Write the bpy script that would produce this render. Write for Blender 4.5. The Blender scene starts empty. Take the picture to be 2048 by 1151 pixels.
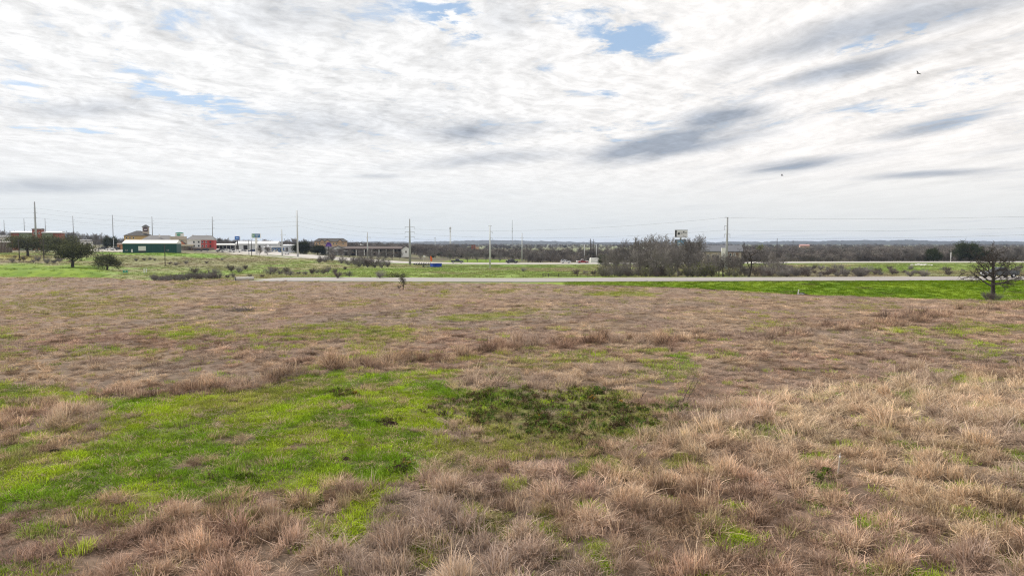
import bpy, math, random
import numpy as np
from mathutils import Vector, Matrix, Euler

# ------------------------------------------------------------------ camera, sky, sun
SC = bpy.context.scene
COL = SC.collection
F = 1365.0; W, H = 2048.0, 1151.0; HOR = 488.0; ZC = 6.0
PITCH = math.atan((H / 2 - HOR) / F)
cam_d = bpy.data.cameras.new("camera"); cam = bpy.data.objects.new("camera", cam_d); COL.objects.link(cam)
cam_d.sensor_width = 36.0; cam_d.lens = 36.0 * F / W; cam_d.clip_end = 30000; cam_d.clip_start = 0.1
cam.location = (0, 0, ZC); cam.rotation_euler = (math.pi / 2 - PITCH, 0, 0)
SC.camera = cam
SC.view_settings.view_transform = 'Standard'; SC.view_settings.look = 'None'
SC.view_settings.exposure = 0.0; SC.view_settings.gamma = 1.0; SC.view_settings.use_curve_mapping = False
SC.render.engine = 'CYCLES'
SC.cycles.use_denoising = True; SC.cycles.denoiser = 'OPENIMAGEDENOISE'; SC.cycles.denoising_input_passes = 'RGB_ALBEDO_NORMAL'; SC.cycles.denoising_prefilter = 'NONE'
SC.cycles.max_bounces = 4; SC.cycles.transparent_max_bounces = 4; SC.cycles.volume_bounces = 0
SC.cycles.diffuse_bounces = 2; SC.cycles.glossy_bounces = 2
SC.cycles.use_adaptive_sampling = True; SC.cycles.adaptive_threshold = 0.01
SC.cycles.filter_width = 1.15
SC.cycles.sample_clamp_indirect = 4.0

SUN_TO = Vector((-0.64, 0.46, 0.55)).normalized()       # towards the sun
SUN_EL = math.asin(SUN_TO.z); SUN_AZ = math.atan2(SUN_TO.x, SUN_TO.y)
sun_d = bpy.data.lights.new("sun", 'SUN'); sun = bpy.data.objects.new("sun", sun_d); COL.objects.link(sun)
sun_d.energy = 4.9; sun_d.angle = math.radians(1.5); sun_d.color = (1.0, 0.95, 0.87)
sun.rotation_euler = SUN_TO.to_track_quat('Z', 'Y').to_euler()

def ray(px, py):
    u = (px - W / 2) / F; v = (H / 2 - py) / F
    c, s = math.cos(PITCH), math.sin(PITCH)
    return Vector((u, c + v * s, v * c - s))
def at(px, py, Y):
    d = ray(px, py); return Vector((0, 0, ZC)) + d * (Y / d.y)
def gnd(px, py, z=0.0):
    d = ray(px, py); return Vector((0, 0, ZC)) + d * ((z - ZC) / d.z)
def u_of(px): return (px - W / 2) / F

class NT:
    """tiny helper for building node trees"""
    def __init__(s, tree): s.t = tree; s.n = tree.nodes; s.l = tree.links
    def add(s, typ, props=None, **ins):
        n = s.n.new(typ)
        for k, v in (props or {}).items(): setattr(n, k, v)
        for k, v in ins.items():
            key = int(k[1:]) if k[0] == 'i' and k[1:].isdigit() else k.replace('_', ' ')
            s.put(n.inputs[key], v)
        return n
    def put(s, sock, v):
        if isinstance(v, bpy.types.NodeSocket): s.l.new(v, sock)
        elif isinstance(v, bpy.types.Node): s.l.new(v.outputs[0], sock)
        else: sock.default_value = v
    def m(s, op, a, b=None, c=None, clamp=False):
        n = s.n.new('ShaderNodeMath'); n.operation = op; n.use_clamp = clamp
        s.put(n.inputs[0], a)
        if b is not None: s.put(n.inputs[1], b)
        if c is not None: s.put(n.inputs[2], c)
        return n.outputs[0]
    def vm(s, op, a, b=None, scale=None):
        n = s.n.new('ShaderNodeVectorMath'); n.operation = op
        s.put(n.inputs[0], a)
        if b is not None: s.put(n.inputs[1], b)
        if scale is not None: s.put(n.inputs['Scale'], scale)
        return n.outputs['Value'] if op in ('DOT_PRODUCT', 'LENGTH', 'DISTANCE') else n.outputs[0]
    def rng(s, v, a, b, c=0.0, d=1.0, smooth=True):
        n = s.n.new('ShaderNodeMapRange'); n.interpolation_type = 'SMOOTHSTEP' if smooth else 'LINEAR'
        for i, x in enumerate((v, a, b, c, d)): s.put(n.inputs[i], x)
        return n.outputs[0]
    def mix(s, f, a, b, mode='MIX'):
        n = s.n.new('ShaderNodeMix'); n.data_type = 'RGBA'; n.blend_type = mode
        s.put(n.inputs[0], f); s.put(n.inputs[6], a); s.put(n.inputs[7], b)
        return n.outputs[2]
    def noise(s, vec, scale, detail=4, rough=0.55, dist=0.0, lac=2.0):
        n = s.n.new('ShaderNodeTexNoise'); n.noise_dimensions = '3D'
        s.put(n.inputs['Vector'], vec); s.put(n.inputs['Scale'], scale); s.put(n.inputs['Detail'], detail)
        s.put(n.inputs['Roughness'], rough); s.put(n.inputs['Distortion'], dist); s.put(n.inputs['Lacunarity'], lac)
        return n.outputs[0], n.outputs[1]

def build_world():
    w = bpy.data.worlds.new("World"); SC.world = w; w.use_nodes = True
    t = NT(w.node_tree); t.n.clear()
    out = t.add('ShaderNodeOutputWorld'); bg = t.add('ShaderNodeBackground'); bg.inputs['Strength'].default_value = 0.1
    t.l.new(bg.outputs[0], out.inputs[0])
    sky = t.add('ShaderNodeTexSky', {'sky_type': 'NISHITA', 'sun_disc': False, 'sun_elevation': SUN_EL,
                                     'sun_rotation': SUN_AZ, 'air_density': 1.0, 'dust_density': 1.2, 'ozone_density': 1.5})
    d = t.add('ShaderNodeTexCoord').outputs['Generated']
    sep = t.add('ShaderNodeSeparateXYZ'); t.l.new(d, sep.inputs[0])
    KK = 0.06
    zz = t.m('ADD', t.m('MAXIMUM', sep.outputs[2], 0.0), KK)
    px_ = t.m('DIVIDE', sep.outputs[0], zz); py_ = t.m('DIVIDE', sep.outputs[1], zz)
    # axis the cloud streets run along
    az = math.radians(-24); ca, sa = math.cos(az), math.sin(az)
    along = t.m('ADD', t.m('MULTIPLY', px_, sa), t.m('MULTIPLY', py_, ca))
    across = t.m('SUBTRACT', t.m('MULTIPLY', px_, ca), t.m('MULTIPLY', py_, sa))
    comb = lambda x, y, z=0.0: t.add('ShaderNodeCombineXYZ', X=x, Y=y, Z=z).outputs[0]
    P = comb(across, along)
    _, wc = t.noise(P, 1.1, 3, 0.55)
    warp = t.vm('SCALE', t.vm('SUBTRACT', wc, (0.5, 0.5, 0.5)), scale=0.38)
    Pw = t.vm('ADD', P, warp)
    side = t.rng(t.m('DIVIDE', sep.outputs[0], t.m('MAXIMUM', t.m('ABSOLUTE', sep.outputs[1]), 0.05)), 0.10, 0.45)     # puffs give way to fibres
    S1 = t.vm('MULTIPLY', Pw, (1.0, 1.05, 1.0)); S2 = t.vm('MULTIPLY', Pw, (1.0, 0.42, 1.0))
    fm = lambda x, y: t.m('ADD', t.m('MULTIPLY', x, t.m('SUBTRACT', 1.0, side)), t.m('MULTIPLY', y, side))
    n1 = fm(t.noise(S1, 2.8, 9, 0.65)[0], t.noise(S2, 2.4, 9, 0.62)[0])
    n2 = fm(t.noise(t.vm('ADD', S1, (-0.06, 0.05, 0.0)), 2.8, 5, 0.62)[0], t.noise(t.vm('ADD', S2, (-0.07, 0.05, 0.0)), 2.4, 5, 0.6)[0])
    big, _ = t.noise(t.vm('ADD', S1, (7.3, 2.1, 0.0)), 0.55, 3, 0.5)
    nf, _ = t.noise(t.vm('MULTIPLY', Pw, (1.0, 0.3, 1.0)), 1.5, 7, 0.58)     # long fibres
    def plane(px, py):
        r = ray(px, py).normalized(); z = max(r.z, 0) + KK
        x, y = r.x / z, r.y / z
        return np.array([x * ca - y * sa, x * sa + y * ca])
    def blob(cx, cy, hw, hh, tilt=0.0, soft=1.0):
        a = math.radians(tilt); c, s = math.cos(a), math.sin(a)
        p0 = plane(cx, cy); e = 6.0
        J = np.stack([(plane(cx + c * e, cy - s * e) - plane(cx - c * e, cy + s * e)) / (2 * e) * hw,
                      (plane(cx + s * e, cy + c * e) - plane(cx - s * e, cy - c * e)) / (2 * e) * hh], axis=1)
        Ji = np.linalg.inv(J)
        q = t.vm('SUBTRACT', Pw, (float(p0[0]), float(p0[1]), 0.0))
        ab = comb(t.vm('DOT_PRODUCT', q, (float(Ji[0, 0]), float(Ji[0, 1]), 0.0)),
                  t.vm('DOT_PRODUCT', q, (float(Ji[1, 0]), float(Ji[1, 1]), 0.0)))
        return t.rng(t.vm('LENGTH', ab), 0.0, 1.0 * soft + 0.35, 1.0, 0.0)
    def total(lst):
        acc = None
        for w_, *a in lst:
            b = t.m('MULTIPLY', blob(*a), w_)
            acc = b if acc is None else t.m('ADD', acc, b)
        return acc
    blue = total([(0.27, 905, 42, 120, 55, -20), (0.225, 1225, 85, 180, 50, -12), (0.20, 370, 190, 240, 42, -22),
                  (0.20, 30, 160, 110, 40, -20), (0.17, 160, 258, 130, 22, 0), (0.24, 1760, 75, 200, 28, 18),
                  (0.17, 1950, 160, 130, 26, 14), (0.14, 1700, 245, 180, 16, 14), (0.06, 700, 100, 130, 40, -15),
                  (0.13, 1190, 185, 60, 26, -15), (0.12, 250, 80, 120, 30, -25)])
    bn0, _ = t.noise(S1, 5.0, 8, 0.62)
    gray = total([(1.4, 1340, 292, 230, 30, 11), (1.15, 1425, 232, 130, 20, 8), (0.55, 1620, 330, 190, 15, 8),
                  (0.95, 1690, 140, 220, 22, 14), (0.80, 1760, 50, 420, 40, 13), (1.0, 1860, 255, 150, 17, 12),
                  (0.8, 1850, 348, 150, 8, 4), (0.85, 960, 265, 150, 26, 4), (0.45, 620, 250, 300, 50, 2),
                  (0.45, 760, 352, 70, 6, 0), (0.5, 190, 215, 210, 26, 3), (0.55, 60, 372, 260, 18, 0),
                  (0.40, 2010, 298, 120, 10, 8), (0.35, 1010, 40, 80, 60, 0), (0.30, 560, 40, 260, 50, 0),
                  (0.55, 950, 320, 240, 18, 4), (0.7, 1560, 330, 130, 12, 6)])
    cover = t.m('SUBTRACT', t.m('ADD', t.m('MULTIPLY_ADD', n1, 1.2, -0.10), t.m('MULTIPLY', t.m('SUBTRACT', big, 0.5), 0.25)), t.m('MULTIPLY', blue, t.rng(bn0, 0.38, 0.58, 0.15, 1.45)))
    veil = t.rng(sep.outputs[2], 0.02, 0.16, 0.22, 0.0)
    alpha = t.rng(t.m('ADD', cover, veil), 0.20, 0.42)
    alpha = t.m('MAXIMUM', alpha, t.m('MULTIPLY', gray, 0.6), clamp=True)
    # shade: grey undersides, only partly following the fibres
    gsh = t.m('MULTIPLY', gray, t.rng(nf, 0.30, 0.60, 0.45, 1.15))
    gsh = t.m('ADD', gsh, t.m('MULTIPLY', t.rng(nf, 0.54, 0.74, 0.0, 0.25), side))
    gsh = t.m('ADD', gsh, t.rng(big, 0.58, 0.76, 0.0, 0.10), clamp=True)
    bn, _ = t.noise(S1, 8.0, 6, 0.62); bn2, _ = t.noise(t.vm('ADD', S1, (-0.025, 0.02, 0.0)), 8.0, 6, 0.62)
    bil = t.m('SUBTRACT', t.m('ABSOLUTE', t.m('SUBTRACT', bn, 0.5)), t.m('ABSOLUTE', t.m('SUBTRACT', bn2, 0.5)))
    relief = t.m('ADD', t.m('MULTIPLY', t.m('SUBTRACT', n1, n2), 0.8), t.m('MULTIPLY', bil, 0.6))
    relief = t.m('MULTIPLY', relief, t.rng(sep.outputs[2], 0.03, 0.20, 0.05, 1.0))
    puff = t.m('MULTIPLY', t.rng(n1, 0.40, 0.60, -0.06, 0.035), t.rng(sep.outputs[2], 0.03, 0.16, 0.25, 1.0))
    white = t.mix(t.rng(sep.outputs[2], 0.0, 0.13), (0.745, 0.79, 0.81, 1), (0.955, 0.955, 0.955, 1))
    warm = t.rng(t.m('DIVIDE', sep.outputs[0], t.m('MAXIMUM', sep.outputs[1], 0.05)), -0.3, 0.6)
    white = t.mix(warm, white, t.mix(1.0, white, (1.045, 1.012, 0.985, 1), 'MULTIPLY'))
    cl = t.mix(gsh, white, (0.40, 0.445, 0.52, 1))
    add = t.m('ADD', t.m('ADD', relief, puff), 1.0)
    cl = t.vm('SCALE', cl, scale=t.m('MULTIPLY', add, 10.0))
    skyc = t.mix(0.65, t.vm('SCALE', sky.outputs[0], scale=1.0), (4.9, 6.7, 9.2, 1))
    fin = t.mix(alpha, skyc, cl)
    t.l.new(fin, bg.inputs['Color'])
    w.cycles.sampling_method = 'MANUAL'; w.cycles.sample_map_resolution = 512
build_world()

# ------------------------------------------------------------------ helpers
rnd = random.Random(7)
def smooth(e0, e1, x):
    if np.isscalar(e0) and np.isscalar(e1) and e0 > e1: return 1 - smooth(e1, e0, x)
    t = np.clip((x - e0) / (e1 - e0), 0, 1); return t * t * (3 - 2 * t)
def _hash(ix, iy, seed):
    n = (ix.astype(np.int64) * 374761393 + iy.astype(np.int64) * 668265263 + seed * 1274126177) & 0xFFFFFFFF
    n = ((n ^ (n >> 13)) * 1274126177) & 0xFFFFFFFF
    return ((n ^ (n >> 16)) & 0xFFFF) / 65535.0
def vnoise(x, y, seed=0):
    x = np.asarray(x, float); y = np.asarray(y, float)
    ix = np.floor(x); iy = np.floor(y); fx = x - ix; fy = y - iy
    fx = fx * fx * (3 - 2 * fx); fy = fy * fy * (3 - 2 * fy)
    a = _hash(ix, iy, seed); b = _hash(ix + 1, iy, seed); c = _hash(ix, iy + 1, seed); d = _hash(ix + 1, iy + 1, seed)
    return (a * (1 - fx) + b * fx) * (1 - fy) + (c * (1 - fx) + d * fx) * fy
def fbm(x, y, seed=0, octv=4):
    s = 0; a = 0.5; tot = 0
    for i in range(octv):
        s = s + a * vnoise(x * 2 ** i + i * 17.3, y * 2 ** i - i * 9.1, seed + i); tot += a; a *= 0.55
    return s / tot

def tag(o, label=None, cat=None, group=None, kind=None):
    if label: o['label'] = label
    if cat: o['category'] = cat
    if group: o['group'] = group
    if kind: o['kind'] = kind
    return o
def empty(name, loc=(0, 0, 0), rz=0.0):
    o = bpy.data.objects.new(name, None); COL.objects.link(o); o.location = loc; o.rotation_euler = (0, 0, rz)
    o.empty_display_size = 0.3
    return o
class MB:
    def __init__(s): s.v = []; s.f = []; s.c = []
    def add(s, vs, fs, col=None):
        b = len(s.v); s.v.extend([tuple(p) for p in vs]); s.f.extend([tuple(i + b for i in f) for f in fs])
        if col is not None: s.c.extend([col] * len(vs))
        return s
    def box(s, x0, x1, y0, y1, z0, z1):
        v = [(x0, y0, z0), (x1, y0, z0), (x1, y1, z0), (x0, y1, z0), (x0, y0, z1), (x1, y0, z1), (x1, y1, z1), (x0, y1, z1)]
        return s.add(v, [(0, 3, 2, 1), (4, 5, 6, 7), (0, 1, 5, 4), (1, 2, 6, 5), (2, 3, 7, 6), (3, 0, 4, 7)])
    def tube(s, p0, p1, r0, r1, n=6, cap=True, col=None):
        p0 = Vector(p0); p1 = Vector(p1); d = (p1 - p0)
        if d.length < 1e-6: return s
        d.normalize(); a = d.orthogonal().normalized(); b = d.cross(a)
        vs = []
        for p, r in ((p0, r0), (p1, r1)):
            for i in range(n):
                t = 2 * math.pi * i / n; vs.append(p + (a * math.cos(t) + b * math.sin(t)) * r)
        fs = [(i, (i + 1) % n, n + (i + 1) % n, n + i) for i in range(n)]
        if cap: fs += [tuple(range(n - 1, -1, -1)), tuple(range(n, 2 * n))]
        return s.add(vs, fs, col)
    def prism(s, poly, y0, y1):            # polygon in xz, extruded along y
        n = len(poly)
        v = [(x, y0, z) for x, z in poly] + [(x, y1, z) for x, z in poly]
        fs = [tuple(range(n)), tuple(range(2 * n - 1, n - 1, -1))]
        fs += [(i, i + n, (i + 1) % n + n, (i + 1) % n) for i in range(n)]
        return s.add(v, fs)
    def prism_x(s, poly, x0, x1):          # polygon in yz, extruded along x
        n = len(poly)
        v = [(x0, y, z) for y, z in poly] + [(x1, y, z) for y, z in poly]
        fs = [tuple(range(n - 1, -1, -1)), tuple(range(n, 2 * n))]
        fs += [(i, (i + 1) % n, (i + 1) % n + n, i + n) for i in range(n)]
        return s.add(v, fs)
    def mesh(s, name, mat, smooth_=False):
        me = bpy.data.meshes.new(name); me.from_pydata(s.v, [], s.f); me.update()
        if s.c:
            a = me.color_attributes.new('vc', 'FLOAT_COLOR', 'POINT')
            a.data.foreach_set('color', np.array([(c, c, c, 1.0) if not isinstance(c, tuple) else c for c in s.c], dtype=np.float32).ravel())
        if mat: me.materials.append(mat)
        if smooth_: me.polygons.foreach_set('use_smooth', [True] * len(me.polygons))
        return me
    def build(s, name, mat, parent=None, smooth_=False):
        o = bpy.data.objects.new(name, s.mesh(name, mat, smooth_)); COL.objects.link(o)
        if parent: o.parent = parent
        return o
def copy_tree(o, parent=None):
    c = o.copy(); COL.objects.link(c)
    if parent: c.parent = parent
    for ch in o.children: copy_tree(ch, c)
    return c

MATS = {}
def mat(name, col, rough=0.75, var=0.12, scale=3.0, metal=0.0, bump=0.0, objvar=0.0, spec=0.3):
    if name in MATS: return MATS[name]
    m = bpy.data.materials.new(name); m.use_nodes = True; t = NT(m.node_tree); t.n.clear()
    out = t.add('ShaderNodeOutputMaterial'); b = t.add('ShaderNodeBsdfPrincipled')
    t.l.new(b.outputs[0], out.inputs[0])
    co = t.add('ShaderNodeTexCoord').outputs['Object']
    n, _ = t.noise(co, scale, 6, 0.6); n2, _ = t.noise(co, scale * 0.13, 3, 0.5)
    f = t.m('ADD', t.m('MULTIPLY', t.m('SUBTRACT', n, 0.5), var * 2), t.m('MULTIPLY', t.m('SUBTRACT', n2, 0.5), var * 2))
    f = t.m('ADD', f, 1.0)
    if objvar:
        f = t.m('MULTIPLY', f, t.rng(t.add('ShaderNodeObjectInfo').outputs['Random'], 0, 1, 1 - objvar, 1 + objvar, False))
    t.l.new(t.vm('SCALE', (col[0], col[1], col[2]), scale=f), b.inputs['Base Color'])
    b.inputs['Roughness'].default_value = rough; b.inputs['Metallic'].default_value = metal
    b.inputs['Specular IOR Level'].default_value = spec
    if bump:
        bp = t.add('ShaderNodeBump', Strength=bump, Distance=0.05); t.l.new(n, bp.inputs['Height']); t.l.new(bp.outputs[0], b.inputs['Normal'])
    MATS[name] = m; return m
def mat_glass(name, col=(0.03, 0.035, 0.04)):
    return mat(name, col, rough=0.12, var=0.05, spec=0.6)
def mat_veg(name, col=(1, 1, 1), trans=0.3, inst=False, objvar=0.0, rough=0.8, hue=0.0):
    """plant matter: per-blade value in 'vc', per-instance colour in 'col', thin-leaf light passing through"""
    if name in MATS: return MATS[name]
    m = bpy.data.materials.new(name); m.use_nodes = True; t = NT(m.node_tree); t.n.clear()
    out = t.add('ShaderNodeOutputMaterial')
    vc = t.add('ShaderNodeAttribute', {'attribute_name': 'vc', 'attribute_type': 'GEOMETRY'}).outputs['Color']
    c = t.mix(1.0, vc, (col[0], col[1], col[2], 1), 'MULTIPLY')
    if inst:
        ic = t.add('ShaderNodeAttribute', {'attribute_name': 'col', 'attribute_type': 'INSTANCER'}).outputs['Color']
        c = t.mix(1.0, vc, ic, 'MULTIPLY')
    if objvar:
        r = t.add('ShaderNodeObjectInfo').outputs['Random']
        c = t.vm('SCALE', c, scale=t.rng(r, 0, 1, 1 - objvar, 1 + objvar, False))
    df = t.add('ShaderNodeBsdfDiffuse'); t.l.new(c, df.inputs[0])
    last = df.outputs[0]
    if trans:
        tr = t.add('ShaderNodeBsdfTranslucent'); t.l.new(c, tr.inputs[0])
        mx = t.add('ShaderNodeMixShader'); mx.inputs[0].default_value = trans
        t.l.new(last, mx.inputs[1]); t.l.new(tr.outputs[0], mx.inputs[2]); last = mx.outputs[0]
    t.l.new(last, out.inputs[0])
    MATS[name] = m; return m

# ------------------------------------------------------------------ terrain
COLS = [-400, 0, 150, 300, 450, 600, 750, 900, 1050, 1350, 1650, 2048, 2500]
YK = [126, 140, 170, 200, 240, 280, 320, 360, 400, 500, 600, 1000, 2000, 3200]
ZT = np.array([
 [-.9, -1.0, -1.1, -1.2, 1.0, 2.0, 2.2, 2.4, 3.2, 4.4, 5.2, 6.0, 6.0, 6.0],
 [-.9, -1.0, -1.1, -1.2, 1.0, 2.0, 2.2, 2.4, 3.2, 4.4, 5.2, 6.0, 6.0, 6.0],
 [-.9, -1.0, -1.0, -0.9, -.4, 1.7, 2.1, 2.4, 3.0, 4.2, 5.0, 5.5, 5.0, 6.0],
 [-.8, -1.3, -1.9, -2.3, -1.4, 0.5, 2.1, 2.4, 2.7, 3.6, 4.3, 4.5, 3.0, 5.0],
 [-.4, -1.4, -2.2, -2.8, -2.2, -.7, 0.9, 1.7, 2.0, 2.8, 3.4, 3.0, 1.0, 4.0],
 [-.2, -0.9, -1.8, -2.4, -2.2, -1.7, -1.1, -.3, 0.2, 0.9, 1.5, 1.0, 0.0, 3.0],
 [-.2, -0.6, -1.4, -2.0, -2.7, -3.0, -2.9, -2.2, -1.0, -0.5, 0.0, 0.0, 0.0, 3.0],
 [-.2, -0.5, -1.3, -2.0, -2.7, -3.2, -3.5, -3.8, -4.1, -3.8, -3.2, -2.0, -1.0, 3.0],
 [-.2, -0.5, -1.3, -2.0, -2.7, -3.2, -3.6, -3.9, -4.2, -4.2, -4.0, -3.5, -2.0, 3.0],
 [-.2, -0.5, -1.3, -2.0, -2.6, -3.1, -3.5, -3.8, -4.1, -4.2, -4.0, -3.8, -2.0, 3.0],
 [-.3, -0.7, -1.4, -2.0, -2.4, -2.8, -3.1, -3.4, -3.8, -4.0, -4.0, -4.0, -2.0, 3.0],
 [-.3, -0.7, -1.4, -2.0, -2.4, -2.8, -3.1, -3.4, -3.8, -4.0, -4.0, -4.0, -2.0, 3.0],
 [-.3, -0.7, -1.4, -2.0, -2.4, -2.8, -3.1, -3.4, -3.8, -4.0, -4.0, -4.0, -2.0, 3.0]])
CU = np.array([(c - W / 2) / F for c in COLS])
ROAD = np.array([(-280, 210, -2.4), (-170, 180, -2.5), (-112, 160, -2.5), (-84, 146, -2.3), (-67, 131, -1.8), (-55, 119.5, -0.7), (-40, 112, 0.22), (-20, 112.6, .20),
                 (0, 114, 0.02), (22, 115.6, 0.05), (60, 118, 0.04), (85, 120, 0.04), (140, 124, 0.04), (300, 136, 0.0), (500, 150, 0.0)], float)
HWY = [(2500, 340), (2048, 336), (1650, 330), (1350, 324), (1100, 320), (850, 318), (720, 330), (620, 352), (540, 378), (470, 405), (400, 440), (300, 500)]
def densify(pts, step):
    pts = np.asarray(pts, float); out = []
    for k in range(len(pts) - 1):
        p0 = pts[max(k - 1, 0)]; p1 = pts[k]; p2 = pts[k + 1]; p3 = pts[min(k + 2, len(pts) - 1)]
        n = max(2, int(np.linalg.norm((p2 - p1)[:2]) / step))
        for i in range(n):
            t = i / n
            out.append(0.5 * ((2 * p1) + (-p0 + p2) * t + (2 * p0 - 5 * p1 + 4 * p2 - p3) * t * t + (-p0 + 3 * p1 - 3 * p2 + p3) * t ** 3))
    out.append(pts[-1]); return np.array(out)
ROADL = densify(ROAD, 3.0)
DITCH_X = [6, 17, 41, 64, 100, 200]
def raw_height(X, Y):
    X = np.asarray(X, float); Y = np.asarray(Y, float)
    Ys = np.maximum(Y, 126.0); u = np.clip(X / np.maximum(Y, 40.0), CU[0], CU[-1])
    ci = np.clip(np.searchsorted(CU, u) - 1, 0, len(CU) - 2)
    cu = np.clip((u - CU[ci]) / (CU[ci + 1] - CU[ci]), 0, 1); cu = cu * cu * (3 - 2 * cu)
    ly = np.log(np.clip(Ys, YK[0], YK[-1])); lk = np.log(np.array(YK, float))
    yi = np.clip(np.searchsorted(lk, ly) - 1, 0, len(YK) - 2); ty = np.clip((ly - lk[yi]) / (lk[yi + 1] - lk[yi]), 0, 1)
    z = (ZT[ci, yi] * (1 - cu) + ZT[ci + 1, yi] * cu) * (1 - ty) + (ZT[ci, yi + 1] * (1 - cu) + ZT[ci + 1, yi + 1] * cu) * ty
    # the field in front: level, a ditch opening to the right, the road bank
    Ye = np.interp(X, [-500, -75, -55, -35, 0, 17, 35, 54, 100, 300], [150, 120, 116, 108, 105, 99, 78, 70, 66, 50])
    Yd = np.interp(X, DITCH_X, [105, 101, 90, 84, 80, 74])
    dep = np.interp(X, DITCH_X, [0.0, 0.35, 0.95, 1.0, 1.1, 1.2])
    dz = -dep * (smooth(Ye, Yd, Y) * (1 - smooth(Yd, Yd + 20, Y)))
    fz = dz
    tt = smooth(Ye + 2, 126.0, Y)
    zn = fz * (1 - tt) + np.where(X < 5, z, 0.0) * tt
    return np.where(Y < 126, np.where(X > 5, fz, zn), z)
def road_d(X, Y, L=ROADL):
    X = np.asarray(X, float); Y = np.asarray(Y, float); sh = X.shape; X = X.ravel(); Y = Y.ravel()
    best = np.full(X.shape, 1e9); zz = np.zeros(X.shape)
    sel = np.where((Y > 85) & (Y < 230))[0]
    if len(sel):
        bx = X[sel]; by = Y[sel]; bb = np.full(bx.shape, 1e9); bz = np.zeros(bx.shape)
        for k in range(len(L)):
            d = np.hypot(bx - L[k, 0], by - L[k, 1]); m = d < bb; bb[m] = d[m]; bz[m] = L[k, 2]
        best[sel] = bb; zz[sel] = bz
    return best.reshape(sh), zz.reshape(sh)
def height(X, Y):
    X = np.asarray(X, float); Y = np.asarray(Y, float)
    z = raw_height(X, Y)
    d, rz = road_d(X, Y)
    k = 1 - smooth(6.3, 13.0, d)
    z = z * (1 - k) + (rz - 0.03) * k
    amp = smooth(0, 14, Y) * (1 - smooth(6, 12, np.minimum(d, 50)) * 0) * np.where(d < 8, 0.0, 1.0)
    z = z + amp * 0.16 * (fbm(X / 5.0, Y / 7.0, 3, 3) - 0.5) * (1 - smooth(110, 140, Y) * 0.2)
    z = z + .42 * np.exp(-((Y - np.interp(X, [-120, -75, -50], [116, 114, 109])) / 4.0) ** 2) * smooth(-38, -50, X)
    z = z + smooth(140, 220, Y) * 0.5 * (fbm(X / 30.0, Y / 30.0, 5, 3) - 0.5) * (1 - smooth(260, 300, Y))
    return z
def hz(X, Y): return float(height(np.array([X]), np.array([Y]))[0])
def on(px, Y, dz=0.0):
    X = u_of(px) * Y
    return Vector((X, Y, hz(X, Y) + dz))
GLT = np.exp(np.linspace(math.log(60), math.log(900), 1400))
def gl(px, py):       # walk a pixel's ray down to the ground
    d = ray(px, py); X = GLT * d.x / d.y; Z = ZC + GLT * d.z / d.y
    k = int(np.argmax(Z < height(X, GLT)))
    return Vector((X[k], GLT[k], hz(X[k], GLT[k])))

# ------------------------------------------------------------------ what grows where on the field
def gpoly(pts): return np.array([tuple(gnd(x, y))[:2] for x, y in pts])
def sdist(X, Y, P):            # signed distance to a polygon, + inside
    X = np.asarray(X, float); Y = np.asarray(Y, float)
    d = np.full(X.shape, 1e9); ins = np.zeros(X.shape, bool); n = len(P)
    for i in range(n):
        a = P[i]; b = P[(i + 1) % n]; e = b - a
        t = np.clip(((X - a[0]) * e[0] + (Y - a[1]) * e[1]) / (e @ e + 1e-9), 0, 1)
        d = np.minimum(d, np.hypot(X - a[0] - e[0] * t, Y - a[1] - e[1] * t))
        c = (a[1] > Y) != (b[1] > Y)
        ins ^= c & (X < (b[0] - a[0]) * (Y - a[1]) / (b[1] - a[1] + 1e-12) + a[0])
    return np.where(ins, d, -d)
def ldist(X, Y, P):
    d = np.full(np.shape(X), 1e9)
    for i in range(len(P) - 1):
        a = P[i]; b = P[i + 1]; e = b - a
        t = np.clip(((X - a[0]) * e[0] + (Y - a[1]) * e[1]) / (e @ e + 1e-9), 0, 1)
        d = np.minimum(d, np.hypot(X - a[0] - e[0] * t, Y - a[1] - e[1] * t))
    return d
def gell(cx, cy, hw, hh):
    return gpoly([(cx + hw * math.cos(a), cy + hh * math.sin(a)) for a in np.linspace(0, 2 * math.pi, 14, endpoint=False)])
P_MAIN = gpoly([(0, 768), (120, 778), (230, 802), (420, 785), (640, 752), (760, 742), (880, 738), (870, 800), (835, 850), (905, 890), (850, 945),
                (740, 965), (600, 985), (430, 1000), (220, 990), (60, 1020), (-60, 1040), (-260, 1000), (-260, 800)])
P_HOLE = gpoly([(-100, 795), (120, 800), (215, 850), (180, 885), (60, 915), (-100, 920)])
P_WEED = gpoly([(880, 805), (1000, 788), (1180, 788), (1300, 815), (1320, 850), (1190, 885), (1000, 872), (890, 850)])
P_OLIVE = gpoly([(700, 880), (1100, 868), (1200, 900), (1000, 950), (760, 965)])
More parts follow.
